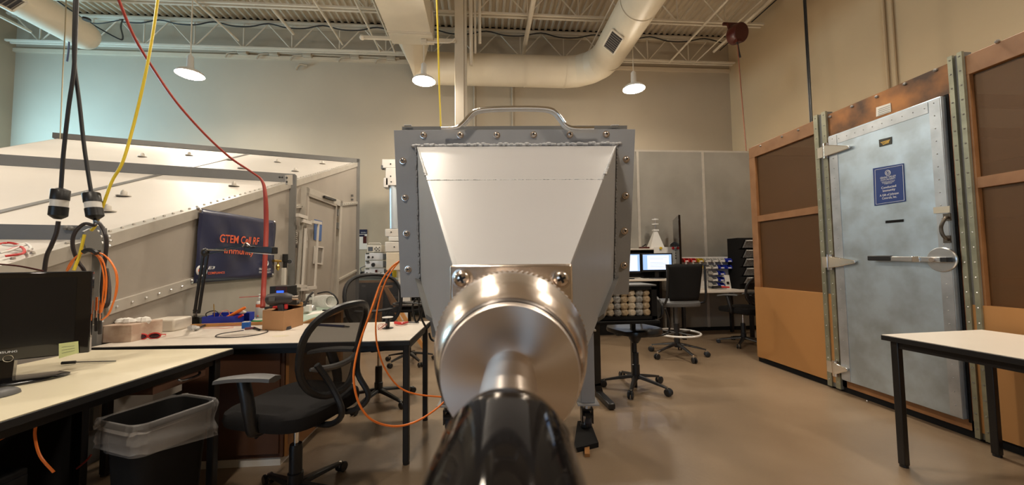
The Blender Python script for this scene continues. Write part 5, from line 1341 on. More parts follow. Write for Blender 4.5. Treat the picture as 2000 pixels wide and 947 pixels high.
for k in range(6):
    c = wb(572+k*5.5, 606-k*.6)+up*(.03); P = [c+Vector((random.uniform(-.05, .06), random.uniform(-.03, .05), random.uniform(-.01, .06))) for i in range(5)]
    tag(MB().tube(spline(P, 5), .006, 6).build('tangled_lead', [BLK, BLK, MATS['bench_wood'], BLK, GREYP, BLK][k]), 'dark lead in the tangled heap on the bench', 'lead', 'tangled leads on the bench')
for k, pl in enumerate((((620, 573), (640, 570), (654, 578), (660, 592), (650, 604), (630, 606)), ((595, 597), (600, 585), (604, 578), (612, 570)), ((636, 606), (660, 607), (668, 602)))):
    tag(MB().tube(spline([atY(x, y, 3.45) for x, y in pl], 6), .007 if k != 1 else .01, 6).build('black_cable' if k != 1 else 'soldering_iron', BLK if k != 1 else GREYP), ['black cable arching around the white cable roll', 'grey soldering iron slanting up from the bench', 'black cable trailing in front of the white cable roll'][k], 'cable' if k != 1 else 'soldering iron')
t = thing('white_card', 'flat white card lying on the bench edge beside the cable roll', 'card', tuple(wb(625, 614)))
MB().prism([wb(598, 617), wb(630, 612), wb(640, 607), wb(612, 610)], (0, 0, .008)).build('card', PAPER, t, world=True)
t = thing('green_lid', 'round lid with green rim behind the blue box', 'lid', tuple(on(500, 628)))
MB().lathe([(0, 0), (.045, 0), (.047, .006), (.04, .009), (0, .009)], on(504, 627), (0, 0, 1), 24).build('lid_rim', mat('green_plastic', (.02, .35, .08), .4), t, world=True)
MB().lathe([(0, .009), (.036, .009), (.034, .016), (0, .016)], on(504, 627), (0, 0, 1), 24).build('lid_top', WHT, t, world=True)
t = thing('marker', 'black and white marker lying behind the spray can and cardboard box', 'marker', tuple(wb(530, 605)))
MB().tube([atY(518, 602, 2.85), atY(534, 601, 2.85)], .012, 8).build('barrel', BLK, t, world=True); MB().tube([atY(534, 601, 2.85), atY(545, 600, 2.85)], .012, 8).build('cap', RED, t, world=True)

# ------------------------------------------------------------------ orange cable hung from the small cell across the chair
P = [atY(x, y, d) for x, y, d in ((781, 509, 1.75), (765, 522, 1.72), (745, 550, 1.7), (727, 600, 1.62), (704, 665, 1.55), (693, 710, 1.5), (691, 745, 1.48), (700, 785, 1.48), (720, 815, 1.5), (748, 829, 1.55), (780, 832, 1.6), (815, 822, 1.65), (850, 800, 1.7), (872, 780, 1.75))]
tag(MB().tube(spline(P, 7), .0042, 8).build('orange_cable', ORANGE), 'orange cable hanging in the widest loop in front of the mesh chair', 'cable', 'orange cables from the grey cell')
P = [atY(x, y, d) for x, y, d in ((783, 508, 1.78), (770, 522, 1.76), (753, 550, 1.74), (740, 590, 1.72), (734, 630, 1.7), (737, 675, 1.7), (752, 720, 1.72), (780, 756, 1.76), (815, 770, 1.8), (862, 775, 1.85))]
tag(MB().tube(spline(P, 7), .0038, 8).build('orange_cable', ORANGE), 'orange cable in the inner loop passing in front of the chair under the table', 'cable', 'orange cables from the grey cell')

# ================================================================== far bench between the wedge cell and the flange
yb0 = 8.15
zf = atY(740, 546, yb0).z
t = thing('workbench', 'far workbench with pale green top against the back wall', 'workbench', (-2.3, yb0, 0))
x0, x1 = atY(690, 546, yb0).x-.5, atY(783, 546, yb0).x+1.0
MB().bb((x0, yb0, zf-.01), (x1, 8.85, zf)).build('bench_top', GRN, t, world=True); MB().bb((x0, yb0-.02, zf-.06), (x1, 8.85, zf-.011)).build('wood_edge', MATS['bench_wood'], t, world=True)
for x in (x0+.1, x0+1.2, x1-.1):
    MB().bb((x-.04, yb0+.04, 0), (x+.04, yb0+.12, zf-.06)).build('leg', BLKP, t, world=True); MB().bb((x-.04, 8.7, 0), (x+.04, 8.78, zf-.06)).build('leg', BLKP, t, world=True)
MB().bb((x0, 8.5, .12), (x1, 8.53, zf-.06)).build('back_panel', BLKM, t, world=True)
def fy(px, py, y=yb0+.12): return atY(px, py, y)
def unit(q, name, label, m, dep=.4, y=yb0+.12, group=None, bev=.006):
    a, b_ = fy(q[0], q[3], y), fy(q[2], q[1], y)
    t = thing(name, label, 'instrument', ((a.x+b_.x)/2, y, min(a.z, b_.z)), 0, group)
    MB().bb((a.x, y, a.z), (b_.x, y+dep, b_.z)).build('case', m, t, world=True, bevel=bev); return t, a, b_
AMP = mat('amplifier_panel', (.62, .62, .64), .4)
for k, (x0_, y0_, x1_, y1_) in enumerate(((713, 494, 748, 508), (713, 509, 748, 523), (712, 524, 750, 541))):
    t, a, b_ = unit((x0_, y0_, x1_, y1_), 'amplifier', ['top one of the three grey amplifiers stacked on the far bench', 'middle one of the three grey amplifiers stacked on the far bench', 'bottom and tallest of the three grey amplifiers stacked on the far bench'][k], AMP, group='amplifiers stacked on the far bench')
    y = yb0+.115
    MB().bb((b_.x, y+.005, a.z+.02), (b_.x+.07, y+.35, b_.z-.02)).build('side_vent', GREYP, t, world=True)
    for px, r in (((720, .028), (728, .02)) if k == 0 else ((729, .045),) if k == 1 else ((717, .025), (724, .02), (744, .02))):
        c = fy(px, (y0_+y1_)/2+1, y); MB().lathe([(0, 0), (r, 0), (r*.8, .03), (0, .03)], c, (0, -1, 0), 14).build('knob', BLK, t, world=True)
    if k == 1: a2, b2 = fy(716, 514, y), fy(722, 511, y); MB().bb((a2.x, y-.004, a2.z), (b2.x, y+.006, b2.z)).build('meter', GREYP, t, world=True)
    if k == 2: a2, b2 = fy(733, 532, y), fy(737, 527, y); MB().bb((a2.x, y-.01, a2.z), (b2.x, y+.006, b2.z)).build('power_switch', DKRED, t, world=True)
    a2, b2 = fy(714, y0_+1.6, y), fy(721, y0_+.2, y); MB().bb((a2.x, y-.003, a2.z), (b2.x, y+.006, b2.z)).build('badge', BLK, t, world=True)
t, a, b_ = unit((717, 478, 745, 493), 'oscilloscope', 'beige oscilloscope with small screen on top of the stacked amplifiers', BEIGE)
y = yb0+.115
a2, b2 = fy(719, 490, y), fy(728, 482, y); MB().bb((a2.x, y-.004, a2.z), (b2.x, y+.006, b2.z)).build('screen', mat('scope_screen', (.10, .11, .13), .2), t, world=True)
for i in range(4):
    for j_ in range(3): 
        c = fy(732+i*3, 483+j_*3.2, y); MB().box(c, (.022, .02, .018)).build('button', [WHT, GREYP][(i+j_) % 2], t, world=True)
MB().tube([fy(720, 476, y), fy(722, 475, y), fy(742, 475, y), fy(744, 477, y)], .012, 6).build('carry_handle', BEIGE, t, world=True)
t = thing('small_adapter', 'small white adapter box beside the bottom amplifier on the far bench', 'adapter', tuple(fy(752, 535))); MB().box(fy(753, 526)+Vector((0, .1, 0)), (.09, .09, .11)).build('body', BEIGE, t, world=True, bevel=.008)
MB().bb(fy(750, 541)+Vector((0, .05, 0)), fy(757, 531)+Vector((0, .15, 0))).build('base', BLK, t, world=True)
t = thing('black_adapter', 'black power adapter with cables left of the amplifiers on the far bench', 'adapter', tuple(fy(706, 540)))
MB().bb(fy(703, 541), fy(710, 530)+Vector((0, .15, 0))).build('body', BLK, t, world=True, bevel=.01)
MB().tube(spline([fy(706, 531), fy(704, 524), fy(709, 521), fy(714, 519)], 4), .012, 6).build('lead', GREYP, t, world=True)
t = thing('soldering_station', 'small blue and yellow unit on the far bench under the white mast', 'instrument', tuple(fy(765, 540)))
MB().bb(fy(758, 542), fy(765, 533)+Vector((0, .12, 0))).build('blue_part', BLUE2, t, world=True, bevel=.01); MB().bb(fy(766, 542), fy(773, 528)+Vector((0, .12, 0))).build('yellow_part', YELP, t, world=True, bevel=.01)
# white mast with clamps
ym = 7.9
t = thing('antenna_mast', 'white clamped mast with a blue-grey tube just left of the grey flange', 'mast', (atY(772, 500, ym).x, ym, 0))
def mbx(x0, y0, x1, y1, m, name, dep=.22, dy=0):
    a, b_ = atY(x0, y1, ym), atY(x1, y0, ym); MB().bb((a.x, ym+dy, a.z), (b_.x, ym+dy+dep, b_.z)).build(name, m, t, world=True, bevel=.01)
MAST = mat('mast_white', (.66, .62, .57), .45)
mbx(746, 311, 778, 328, MAST, 'clamp_block'); mbx(753, 328, 780, 362, MAST, 'clamp_block'); mbx(749, 347, 758, 366, MAST, 'clamp_jaw'); mbx(744, 322, 749, 330, GREYP, 'knob', .1)
MB().tube([(atY(766, 362, ym).x, ym+.1, atY(766, 362, ym).z), (atY(767, 446, ym).x, ym+.1, atY(767, 446, ym).z)], .085, 18).build('mast_tube', mat('tube_bluegrey', (.50, .56, .62), .3, metal=.3), t, world=True, smooth=True)
mbx(752, 447, 782, 462, MAST, 'clamp_block'); mbx(759, 462, 782, 471, WHT, 'sleeve'); mbx(752, 472, 784, 492, MAST, 'clamp_block'); mbx(754, 493, 786, 528, mat('mast_cream', (.70, .60, .46), .5), 'mast_base')
for x, y in ((763, 320), (763, 344), (764, 355), (764, 453), (770, 482)): MB().tube([atY(x, y, ym+.005), atY(x, y, ym-.01)], .014, 8).build('bolt', BLK, t, world=True)
a, b_ = atY(757, 528, ym), atY(800, 528, ym); MB().bb((atY(777, 528, ym).x, ym+.05, 0), (atY(800, 528, ym).x, ym+.2, a.z+.02)).build('mast_post', MAST, t, world=True)
# poster on the wall
t = thing('wall_poster', 'small poster with dark header on the back wall right of the wedge cell', 'poster', tuple(atY(710, 489, 8.89)))
def pq(x0, y0, x1, y1, m, nm_, d): 
    a, b_ = atY(x0, y1, 8.895-d), atY(x1, y0, 8.895-d); MB().bb((a.x, 8.895-d, a.z), (b_.x, 8.899-d, b_.z)).build(nm_, m, t, world=True)
pq(698, 448, 717, 487, PAPER, 'sheet', .004); pq(698, 448, 717, 457, NAVY, 'header', .008); pq(698, 458, 712, 462, NAVY, 'text_block', .008); pq(709, 461, 716, 475, DKRED, 'picture', .009)
text('GVSU', [atY(705, 455, 8.885), atY(715, 455, 8.885), atY(715, 453, 8.885), atY(705, 453, 8.885)], WTXT, t)
# wooden saw-horse stool
ys = 5.4
t = thing('wooden_stool', 'orange wooden stand with splayed legs behind the mesh chairs', 'stool', tuple(atZ(758, 640, 0)))
a, b_ = atY(737, 560, ys), atY(757, 560, ys); MB().bb((a.x, ys, a.z-.03), (b_.x, ys+.3, a.z)).build('top', mat('pine_orange', (.62, .30, .10), .5), t, world=True)
for (xa, xb, yo) in ((741, 724, 0), (753, 785, 0), (745, 742, .28), (753, 775, .28)):
    A1_ = atY(xa, 562, ys+yo); B1_ = atY(xb, 612, ys-.05+yo); dd_ = (B1_-A1_); B1_ = A1_+dd_*(A1_.z/(A1_.z-B1_.z)); MB().bar(A1_, B1_, .05, .04, (0, 1, 0)).build('leg', MATS['pine_orange'], t, world=True)
# dark clutter under the far bench
for k, (x0_, y0_, x1_, y1_, lb) in enumerate(((705, 553, 716, 575, 'black box stored under the left of the far bench'), (760, 575, 800, 612, 'dark computer tower stored under the far bench'), (820, 585, 846, 612, 'dark equipment crate under the bench right of the tower'))):
    a, b_ = atY(x0_, y1_, 8.2), atY(x1_, y0_, 8.2); tt = thing('storage_box', lb, 'box', ((a.x+b_.x)/2, 8.2, 0)); MB().bb((a.x, 8.2, 0), (b_.x, 8.48, b_.z)).build('case', BLKM, tt, world=True, bevel=.01); MB().bb((a.x+.02, 8.19, b_.z-.08), (b_.x-.02, 8.2, b_.z-.03)).build('front_trim', GREYP, tt, world=True)
# metal stool rim seen under the flange
p = atY(800, 594, 4.6)
t = thing('footring_stool', 'dark stool with pale metal foot ring partly hidden behind the grey cell', 'stool', (p.x, 4.6, 0))
star_base(t, .28, 5, .3, .10, BLKP); MB().tube([(0, 0, .08), (0, 0, .62)], .02, 10).build('gas_column', BLKP, t)
MB().lathe([(.20, .0), (.20, .02), (.17, .02), (.17, 0)], (0, 0, p.z), (0, 0, 1), 32).build('foot_ring', ALU, t, smooth=True)
s = pad(.38, .38, .05); 
for v in s.v: v.z += .62
s.build('seat', BLKM, t, smooth=True)
#---PART7---
# ================================================================== work corner at the back right
# tall bench with two monitors
yd0 = 5.25
zd0 = atY(1270, 545, yd0).z
xa, xb = atY(1235, 545, yd0).x-.6, atY(1328, 545, yd0).x
t = thing('standing_desk', 'high white topped desk with two lit monitors against the grey panelled room', 'desk', ((xa+xb)/2, 5.5, 0))
MB().bb((xa, yd0, zd0-.03), (xb, 5.95, zd0)).build('desk_top', LAM, t, world=True, bevel=.003)
MB().bb((xa+.02, 5.85, 0), (xb-.02, 5.88, zd0-.03)).build('modesty_panel', BLKM, t, world=True)
for x in (xa+.03, xb-.05):
    MB().bb((x-.02, yd0+.05, 0), (x+.02, yd0+.10, zd0-.03)).build('leg', BLKP, t, world=True); MB().bb((x-.02, 5.75, 0), (x+.02, 5.8, zd0-.03)).build('leg', BLKP, t, world=True)
zs = atY(1290, 485, 5.6).z
MB().bb((xa, 5.6, zs-.02), (xb, 5.95, zs)).build('upper_shelf', LAM, t, world=True, bevel=.003)
for x in (xa+.02, xb-.04): MB().bb((x, 5.62, zd0), (x+.02, 5.93, zs-.02)).build('shelf_upright', BLKM, t, world=True)
MB().bb((xa, 5.90, zd0), (xb, 5.93, zs-.02)).build('hutch_back', BLKM, t, world=True)
def monitor(x0, y0, x1, y1, yy, label, lines=True):
    a, b_ = atY(x0, y1, yy), atY(x1, y0, yy)
    t = thing('computer_monitor', label, 'monitor', ((a.x+b_.x)/2, yy, zd0), 0, 'lit monitors on the high desk')
    MB().bb((a.x, yy, a.z), (b_.x, yy+.03, b_.z)).build('housing', BLK, t, world=True, bevel=.004)
    MB().bb((a.x+.018, yy-.002, a.z+.03), (b_.x-.018, yy, b_.z-.02)).build('screen', SCRB, t, world=True)
    w_ = b_.x-a.x; px0, px1 = a.x+.18*w_, a.x+.88*w_
    pg = MB().bb((px0, yy-.004, a.z+.035), (px1, yy-.002, b_.z-.035)).build('document_page', SCRW, t, world=True)
    if lines:
        for i in range(9):
            if i in (2, 3): continue
            z = b_.z-.07-i*.018
            if z < a.z+.05: break
            MB().bb((px0+.04, yy-.005, z), (px1-.03-(.06 if i % 3 == 1 else 0), yy-.004, z+.004)).build('text_line', SCRT, pg, world=True)
    MB().bb(((a.x+b_.x)/2-.03, yy+.02, zd0), ((a.x+b_.x)/2+.03, yy+.04, a.z+.08)).build('stand_neck', BLK, t, world=True)
    MB().lathe([(0, 0), (.12, 0), (.12, .01), (0, .018)], ((a.x+b_.x)/2, yy+.03, zd0), (0, 0, 1), 24).build('stand_foot', BLK, t, world=True)
monitor(1254, 494, 1313, 531, 5.42, 'lit monitor showing a document, right one of two on the high desk')
monitor(1196, 494, 1251, 534, 5.38, 'lit monitor half hidden by the grey flange, left one of two on the high desk', False)
t = thing('keyboard', 'dark keyboard and clutter in front of the right monitor on the high desk', 'keyboard', tuple(atY(1285, 542, yd0+.06)))
a, b_ = atZ(1258, 543, zd0), atZ(1312, 541, zd0)
MB().bb((a.x, a.y, zd0), (b_.x, a.y+.14, zd0+.02)).build('key_bed', BLK, t, world=True, bevel=.004)
for i in range(12): MB().bb((a.x+.01+i*(b_.x-a.x-.02)/12, a.y+.01, zd0+.02), (a.x+.01+(i+.8)*(b_.x-a.x-.02)/12, a.y+.12, zd0+.026)).build('key_row', DGREY, t, world=True)
t = thing('paper_sheet', 'white sheet on the high desk left of the keyboard', 'paper', tuple(atZ(1248, 543, zd0))); a = atZ(1240, 544, zd0+.004)
MB().bb((a.x, a.y, zd0), (a.x+.14, a.y+.1, zd0+.004)).build('sheet', PAPER, t, world=True)
# paper hanging from the shelf with pins
def flat(x0, y0, x1, y1, yy, m, name, par=None, dep=.004):
    a, b_ = atY(x0, y1, yy), atY(x1, y0, yy)
    return MB().bb((a.x, yy, a.z), (b_.x, yy+dep, b_.z)).build(name, m, par, world=par is not None)
t = thing('paper_notice', 'large white paper hanging from the shelf behind the right monitor, with two round magnets', 'paper', tuple(atY(1300, 500, 5.58)))
flat(1278, 482, 1327, 515, 5.585, PAPER, 'sheet', t); flat(1310, 500, 1327, 515, 5.575, PAPER, 'lower_flap', t)
for i in range(4): flat(1319, 488+i*5, 1322, 490.5+i*5, 5.57, GREYP, 'print_mark', t)
for x, m_, lb in ((1290.5, YELP, 'yellow'), (1314.5, RED, 'red')):
    MB().lathe([(0, 0), (.022, 0), (.02, .012), (0, .014)], atY(x, 484.5, 5.575), (0, -1, 0), 16).build('magnet', m_, t, world=True)
# white cone antenna
ya_ = 5.75
t = thing('cone_antenna', 'white cone antenna with two discs standing on the shelf above the monitors', 'antenna', (atY(1279, 484, ya_).x, ya_, zs))
ac = atY(1281, 482, ya_); ah = atY(1280, 450, ya_).z-zs
m = MB(); hw = .13; cx = ac.x; tp = .02
vs = [(cx-hw, ya_-.08, zs), (cx+hw*.85, ya_-.08, zs), (cx+hw*.85, ya_+.08, zs), (cx-hw, ya_+.08, zs), (cx-tp, ya_-tp, zs+ah), (cx+tp, ya_-tp, zs+ah), (cx+tp, ya_+tp, zs+ah), (cx-tp, ya_+tp, zs+ah)]
m.add(vs, [(0, 1, 2, 3), (4, 5, 6, 7), (0, 1, 5, 4), (1, 2, 6, 5), (2, 3, 7, 6), (3, 0, 4, 7)]).build('cone', WHT, t, world=True)
MB().box((cx, ya_, zs+ah), (.09, .07, .03)).build('collar', WHT, t, world=True, bevel=.005)
MB().tube([(cx, ya_, zs+ah), (cx, ya_, atY(1279, 426, ya_).z)], .010, 8).build('rod', NICK, t, world=True)
for y in (430, 439): MB().lathe([(0, 0), (.052, 0), (.052, .018), (0, .02)], (cx, ya_, atY(1279, y, ya_).z), (0, 0, 1), 20).build('disc', WHT, t, world=True)
t = thing('shelf_tools', 'dark tools lying on the shelf left of the cone antenna', 'tools', tuple(atY(1258, 481, 5.7))); c = atY(1258, 481, 5.7)
MB().box((c.x, c.y, zs+.015), (.16, .06, .03)).build('tool_body', DKRED, t, world=True, bevel=.01); MB().bar((c.x-.05, c.y, zs+.02), (c.x+.03, c.y, zs+.07), .015, .015).build('tool_handle', BLK, t, world=True)
t = thing('grey_bracket_plate', 'grey perforated metal plate on the shelf beside the black panel', 'metal plate', tuple(atY(1318, 480, 5.65)))
P = [atY(x, y, 5.65) for x, y in ((1309, 484), (1328, 484), (1326, 470), (1314, 473), (1309, 477))]
MB().prism(P, (0, .02, 0)).build('plate', ALU, t, world=True)
for x, y in ((1317, 475), (1323, 474), (1317, 481), (1324, 480)): MB().tube([atY(x, y, 5.648), atY(x, y, 5.63)], .008, 8).build('hole', BLK, t, world=True)
# tall black panel (screen seen from the edge)
t = thing('black_screen_panel', 'tall black flat screen seen almost from the edge right of the paper', 'screen', (atY(1322, 500, 5.3).x, 5.3, zd0))
a, b_ = atY(1316, 520, 5.5), atY(1327, 421, 5.2)
m = MB(); zt_, zb_ = atY(1322, 420, 5.3).z, atY(1322, 520, 5.3).z
x0, x1 = atY(1315, 470, 5.75).x, atY(1330, 470, 5.25).x
m.prism([(x0, 5.75, zb_), (x1-.03, 5.25, zb_), (x1-.03, 5.25, zt_), (x0, 5.75, zt_-.03)], (.04, .01, 0)).build('panel', GLB, t, world=True, bevel=.004)
MB().bb((x1-.16, 5.3, zd0), (x1+.02, 5.6, zb_+.02)).build('foot', BLKM, t, world=True)
# parts bench with louvred bin board
yk = 5.3
zk = atY(1405, 568, yk).z
xk0, xk1 = atY(1332, 568, yk).x, atY(1478, 568, yk).x
t = thing('parts_bench', 'white topped low bench below the rows of coloured parts bins', 'workbench', ((xk0+xk1)/2, 5.6, 0))
MB().bb((xk0, yk, zk-.03), (xk1, 5.95, zk)).build('bench_top', LAM, t, world=True, bevel=.003)
for x in (xk0+.05, xk1-.05):
    MB().bb((x-.02, yk+.04, 0), (x+.02, yk+.09, zk-.03)).build('leg', BLKP, t, world=True); MB().bb((x-.02, 5.8, 0), (x+.02, 5.85, zk-.03)).build('leg', BLKP, t, world=True)
yl = 5.80
t = thing('bin_panel', 'white louvred board holding the small parts bins', 'panel', (atY(1370, 560, yl).x, yl, zk))
a, b_ = atY(1333, 566, yl), atY(1428, 501, yl)
MB().bb((a.x, yl, zk), (b_.x, yl+.02, b_.z)).build('board', WHT, t, world=True)
for i in range(6): z = zk+.06+i*(b_.z-zk-.05)/6; MB().bb((a.x, yl-.006, z), (b_.x, yl, z+.01)).build('louvre', PAPER, t, world=True)
MB().bb((a.x, yl+.02, zk), (a.x+.03, 5.93, b_.z)).build('support', BLKP, t, world=True); MB().bb((b_.x-.03, yl+.02, zk), (b_.x, 5.93, b_.z)).build('support', BLKP, t, world=True)
def parts_bin(px, py, m_, col, label, w_=.085, h_=.062):
    c = atY(px, py, yl-.10)
    t = thing('parts_bin', label, 'parts bin', (c.x, yl-.008, c.z), 0, 'small parts bins on the white board')
    d = .12
    MB().bb((-w_/2, -d, -h_/2), (w_/2, 0, -h_/2+.005)).build('bottom', m_, t)
    for s in (-1, 1): MB().prism([(s*w_/2, 0, -h_/2), (s*w_/2, -d, -h_/2), (s*w_/2, -d-.01, 0), (s*w_/2, -d*.75, h_/2), (s*w_/2, 0, h_/2)], (-s*.006, 0, 0)).build('side_wall', m_, t)
    MB().bb((-w_/2, -d-.008, -h_/2), (w_/2, -d, .0)).build('front_wall', m_, t)
    MB().bb((-w_/2, -.006, -h_/2), (w_/2, 0, h_/2)).build('back_wall', m_, t)
    MB().bb((-w_*.3, -d-.012, -h_*.4), (w_*.3, -d-.008, -.006)).build('label_card', PAPER, t)
    MB().bb((-w_*.42, -d+.005, -h_*.4), (w_*.42, -.01, -.0)).build('contents', GREYP, t)
BW = mat('bin_white', (.62, .60, .56), .4)
cols = {'r': (RED, 'red'), 'y': (YELP, 'yellow'), 'w': (BW, 'white'), 'b': (BLUE, 'blue')}
rows = [(508, 'rrywwwb'), (521, 'ryywwbb'), (533, '    wb'), (545, '    wb'), (556, '    wb')]
ordn = ['top', 'second', 'third', 'fourth', 'lowest']
for j_, (py, r) in enumerate(rows):
    for i, ch in enumerate(r):
        if ch == ' ': continue
        px = 1339+i*13.9
        parts_bin(px, py, cols[ch][0], ch, '%s parts bin in the %s row of the board, %s from the left' % (cols[ch][1], ordn[j_], ['first', 'second', 'third', 'fourth', 'fifth', 'sixth', 'seventh'][i]), .086 if j_ < 2 else .088)
t = thing('manual_card', 'tilted white card with a dark square leaning right of the lowest blue bins', 'card', tuple(atY(1423, 566, 5.6)))
P = [atY(x, y, 5.62) for x, y in ((1420, 566), (1429, 566), (1424, 537), (1414, 537))]; MB().prism(P, (0, .006, 0)).build('card', PAPER, t, world=True)
P = [atY(x, y, 5.61) for x, y in ((1420, 555), (1425, 555), (1424, 550), (1419, 550))]; MB().prism(P, (0, .004, 0)).build('dark_square', BLK, t, world=True)
t = thing('red_tool', 'red and black tool lying on the parts bench', 'tool', tuple(atY(1408, 563, 5.5)))
MB().tube([atY(1392, 561, 5.45), atY(1407, 560, 5.5)], .022, 8).build('grip', BLK, t, world=True); MB().tube([atY(1407, 560, 5.5), atY(1424, 561, 5.5)], .014, 8).build('red_handle', RED, t, world=True)
# black cabinet with clear tip-out bins
yq = 5.35
t = thing('tip_out_bin_cabinet', 'black cabinet with rows of clear tip-out bins beside the wooden screen room', 'parts cabinet', (atY(1450, 560, yq).x, yq, zk))
x0 = atY(1423, 500, yq+.40).x; x1 = x0+.60
z1 = atY(1440, 464, yq+.1).z
MB().bb((x0, yq+.17, zk), (x1, yq+.42, z1)).build('cabinet_body', BLKM, t, world=True)
rowsq = [(469, 484), (488, 503), (505, 520), (523, 538), (541, 553)]
for k, (ya2, yb2) in enumerate(rowsq):
    zt3, zb3 = atY(1445, ya2, yq+.1).z, atY(1445, yb2, yq+.1).z
    for sx in (x0, x1-.02):
        MB().prism([(sx, yq+.17, zb3-.02), (sx, yq+.10, zb3), (sx, yq+.02, zt3), (sx, yq+.17, zt3+.01)], (.02, 0, 0)).build('scalloped_side', BLKM, t, world=True)
    n = 4; w_ = (x1-x0-.04)/n
    for i in range(n):
        q = x0+.02+i*w_
        bn = MB().prism([(q+.004, yq+.17, zb3), (q+.004, yq+.09, zb3), (q+.004, yq+.01, zt3-.02), (q+.004, yq+.02, zt3), (q+.004, yq+.17, zt3)], (w_-.008, 0, 0)).build('tip_out_bin', CLEAR, t, world=True)
        MB().bb((q+w_*.3, yq+.004, zt3-.016), (q+w_*.7, yq+.012, zt3-.004)).build('pull_lip', WHT, bn, world=True)
# ---- foam-filled black case on a small table
yt = 3.02
zt4 = atY(1200, 628, yt).z
xa, xb = atY(1172, 628, yt).x, atY(1290, 628, yt).x
t = thing('small_table', 'small black framed table with a splayed foot right of the grey cell', 'table', ((xa+xb)/2, yt, 0))
MB().bb((xa-.1, yt, zt4-.025), (xb, yt+.5, zt4)).build('table_top', BLKM, t, world=True, bevel=.004)
lx = atY(1180, 700, yt).x
MB().bb((lx-.035, yt+.2, .10), (lx+.035, yt+.26, zt4-.02)).build('leg', BLKP, t, world=True, bevel=.004)
MB().bar((lx-.0, yt+.5, .035), (lx+.03, yt-.08, .03), .06, .05).build('foot', BLKP, t, world=True, bevel=.01)
MB().bar((lx, yt+.23, .12), (lx+.02, yt+.23, .04), .06, .06).build('foot_joint', BLKP, t, world=True)
MB().bb((xb-.08, yt+.42, .0), (xb-.04, yt+.46, zt4-.02)).build('leg', BLKP, t, world=True)
t = thing('foam_lined_case', 'black case filled with rows of shiny tan foam blocks on the small black table', 'case', ((xa+xb)/2, yt+.2, zt4))
yc_ = yt+.05
a, b_ = atY(1165, 625, yc_), atY(1280, 558, yc_)
MB().bb((a.x, yc_+.05, a.z-.0), (b_.x, yc_+.32, b_.z)).build('case_shell', BLKM, t, world=True, bevel=.006)
for (p0_, p1_) in (((a.x, a.z), (b_.x, a.z+.025)), ((a.x, b_.z-.03), (b_.x, b_.z)), ((a.x, a.z), (a.x+.03, b_.z)), ((b_.x-.045, a.z), (b_.x, b_.z))):
    MB().bb((p0_[0], yc_-.02, p0_[1]), (p1_[0], yc_+.05, p1_[1])).build('frame_edge', BLKM, t, world=True)
MB().bb((a.x, yc_-.02, b_.z), (b_.x, yc_+.3, b_.z+.012)).build('lid_panel', GREYP, t, world=True)
cwid = (b_.x-a.x-.075)/7; chgt = (b_.z-a.z-.055)/4
random.seed(21)
for r in range(4):
    for c in range(7):
        x = a.x+.03+c*cwid+cwid/2; z = a.z+.025+r*chgt+chgt/2
        MB().lathe([(0, 0), (chgt*.36, -.0), (chgt*.56, .010), (chgt*.66, .03), (chgt*.68, .05)], (x+random.uniform(-.003, .003), yc_-.005, z), (0, 1, 0), 6 if (r+c) % 2 else 10).build('foam_block', [FOAM, mat('foam_pale', (.66, .56, .42), .25, var=.3, scale=70), CLEAR][(r*3+c) % 3], t, world=True, bevel=.003)
# ---- moulded chair by the small table (seat faces left)
p = atZ(1250, 766, 0)
p = Vector((1.42, 3.42, 0))
t = thing('moulded_chair', 'black moulded swivel chair standing right of the grey cell', 'chair', tuple(p), math.radians(-70), None)
star_base(t, .29, 5, 0.35, .10, BLKP, .034)
MB().lathe([(.036, .09), (.036, .22), (.030, .225), (.030, .33), (0, .33)], n=18).build('gas_sleeve', BLK, t, smooth=True)
MB().tube([(0, 0, .33), (0, 0, .50)], .016, 12).build('gas_column', BLK, t, smooth=True)
MB().lathe([(.03, .42), (.055, .46), (.07, .52), (0, .52)], n=14).build('mechanism', BLK, t, smooth=True)
MB().tube(spline([(-.05, -.03, .50), (-.16, -.06, .47), (-.20, -.07, .48), (-.21, -.08, .50)], 4), .009, 8).build('lever', BLK, t)
s = pad(.47, .42, .06, cu=.65, dip=.03, taper=.15)
for v in s.v: v.z += .52+.04*(v.y > .1)*0
s.build('seat', GLB if False else mat('moulded_black', (.015, .014, .014), .28), t, smooth=True)
m = MB(); n = 12; vs = []
for j_ in range(n+1):
    for i in range(n+1):
        u = -1+2*i/n; v = j_/n; wd = .20*(1-.25*(2*v-1)**4-.1*v)
        vs.append((u*wd, .22-.05*u*u+.02*v, .62+.24*v-.03*u*u*(1 if v > .5 else -1)*abs(2*v-1)))
m.add(vs, [(j_*(n+1)+i, j_*(n+1)+i+1, (j_+1)*(n+1)+i+1, (j_+1)*(n+1)+i) for j_ in range(n) for i in range(n)])
o = m.build('backrest', MATS['moulded_black'], t, smooth=True); q = o.modifiers.new('thick', 'SOLIDIFY'); q.thickness = .022
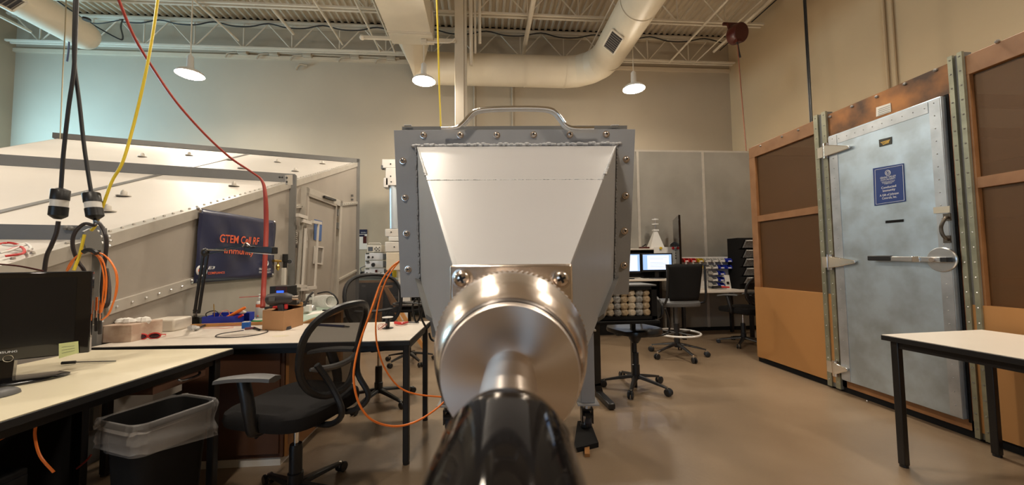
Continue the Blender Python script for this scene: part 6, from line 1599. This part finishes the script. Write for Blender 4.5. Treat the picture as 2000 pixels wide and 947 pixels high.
for s_ in (-1, 1): MB().tube(spline([(s_*.16, .23, .74), (s_*.18, .25, .62), (s_*.17, .24, .52), (s_*.12, .12, .49), (s_*.05, .03, .49)], 4), .009, 8).build('back_tube', CHR if s_ < 0 else BLK, t, smooth=True)
# ---- drafting stool
t = thing('drafting_chair', 'tall black drafting chair with pale foot ring in front of the lit monitors', 'chair', (2.40, 4.48, 0), math.radians(2))
star_base(t, .33, 5, .95, .14, BLKP, .034, .05)
MB().lathe([(.034, .11), (.034, .40), (0, .40)], n=18).build('gas_sleeve', BLK, t, smooth=True)
MB().tube([(0, 0, .4), (0, 0, .62)], .022, 12).build('gas_column', GREYP, t, smooth=True)
fr = MB().tube([(.27*math.cos(a), .27*math.sin(a), .285) for a in [i*PI/24 for i in range(48)]], .012, 10, close=True)
fr.build('foot_ring', WHT, t, smooth=True)
for i in range(4): a = i*PI/2+.4; MB().tube([(.03*math.cos(a), .03*math.sin(a), .29), (.26*math.cos(a), .26*math.sin(a), .285)], .008, 8).build('ring_spoke', GREYP, t)
s = pad(.48, .44, .07, dip=.01)
for v in s.v: v.z += .63
s.build('seat', GREYP, t, smooth=True)
# back stands toward the camera: slightly tapering shell
m = MB(); vs = []; n = 10
for j_ in range(n+1):
    for i in range(n+1):
        u = -1+2*i/n; v = j_/n; wd = .18+.055*v**.7
        vs.append((u*wd, -.22-.03*v+.03*u*u*1.0, .70+.44*v))
m.add(vs, [(j_*(n+1)+i, j_*(n+1)+i+1, (j_+1)*(n+1)+i+1, (j_+1)*(n+1)+i) for j_ in range(n) for i in range(n)])
o = m.build('backrest', BLKM, t, smooth=True); q = o.modifiers.new('thick', 'SOLIDIFY'); q.thickness = .02
for s_ in (-1, 1): MB().tube(spline([(s_*.235, -.25, 1.13), (s_*.24, -.25, .90), (s_*.25, -.20, .68), (s_*.25, .1, .66)], 4), .014, 8).build('side_frame', BLK, t, smooth=True)
# ---- dark task chair at the parts bench
t = mesh_chair('task_chair', 'dark office chair with arms at the parts bench beside the wooden screen room', (3.62, 4.95, 0), math.radians(200), .50, .40, .44, True, .4)
#---PART8---
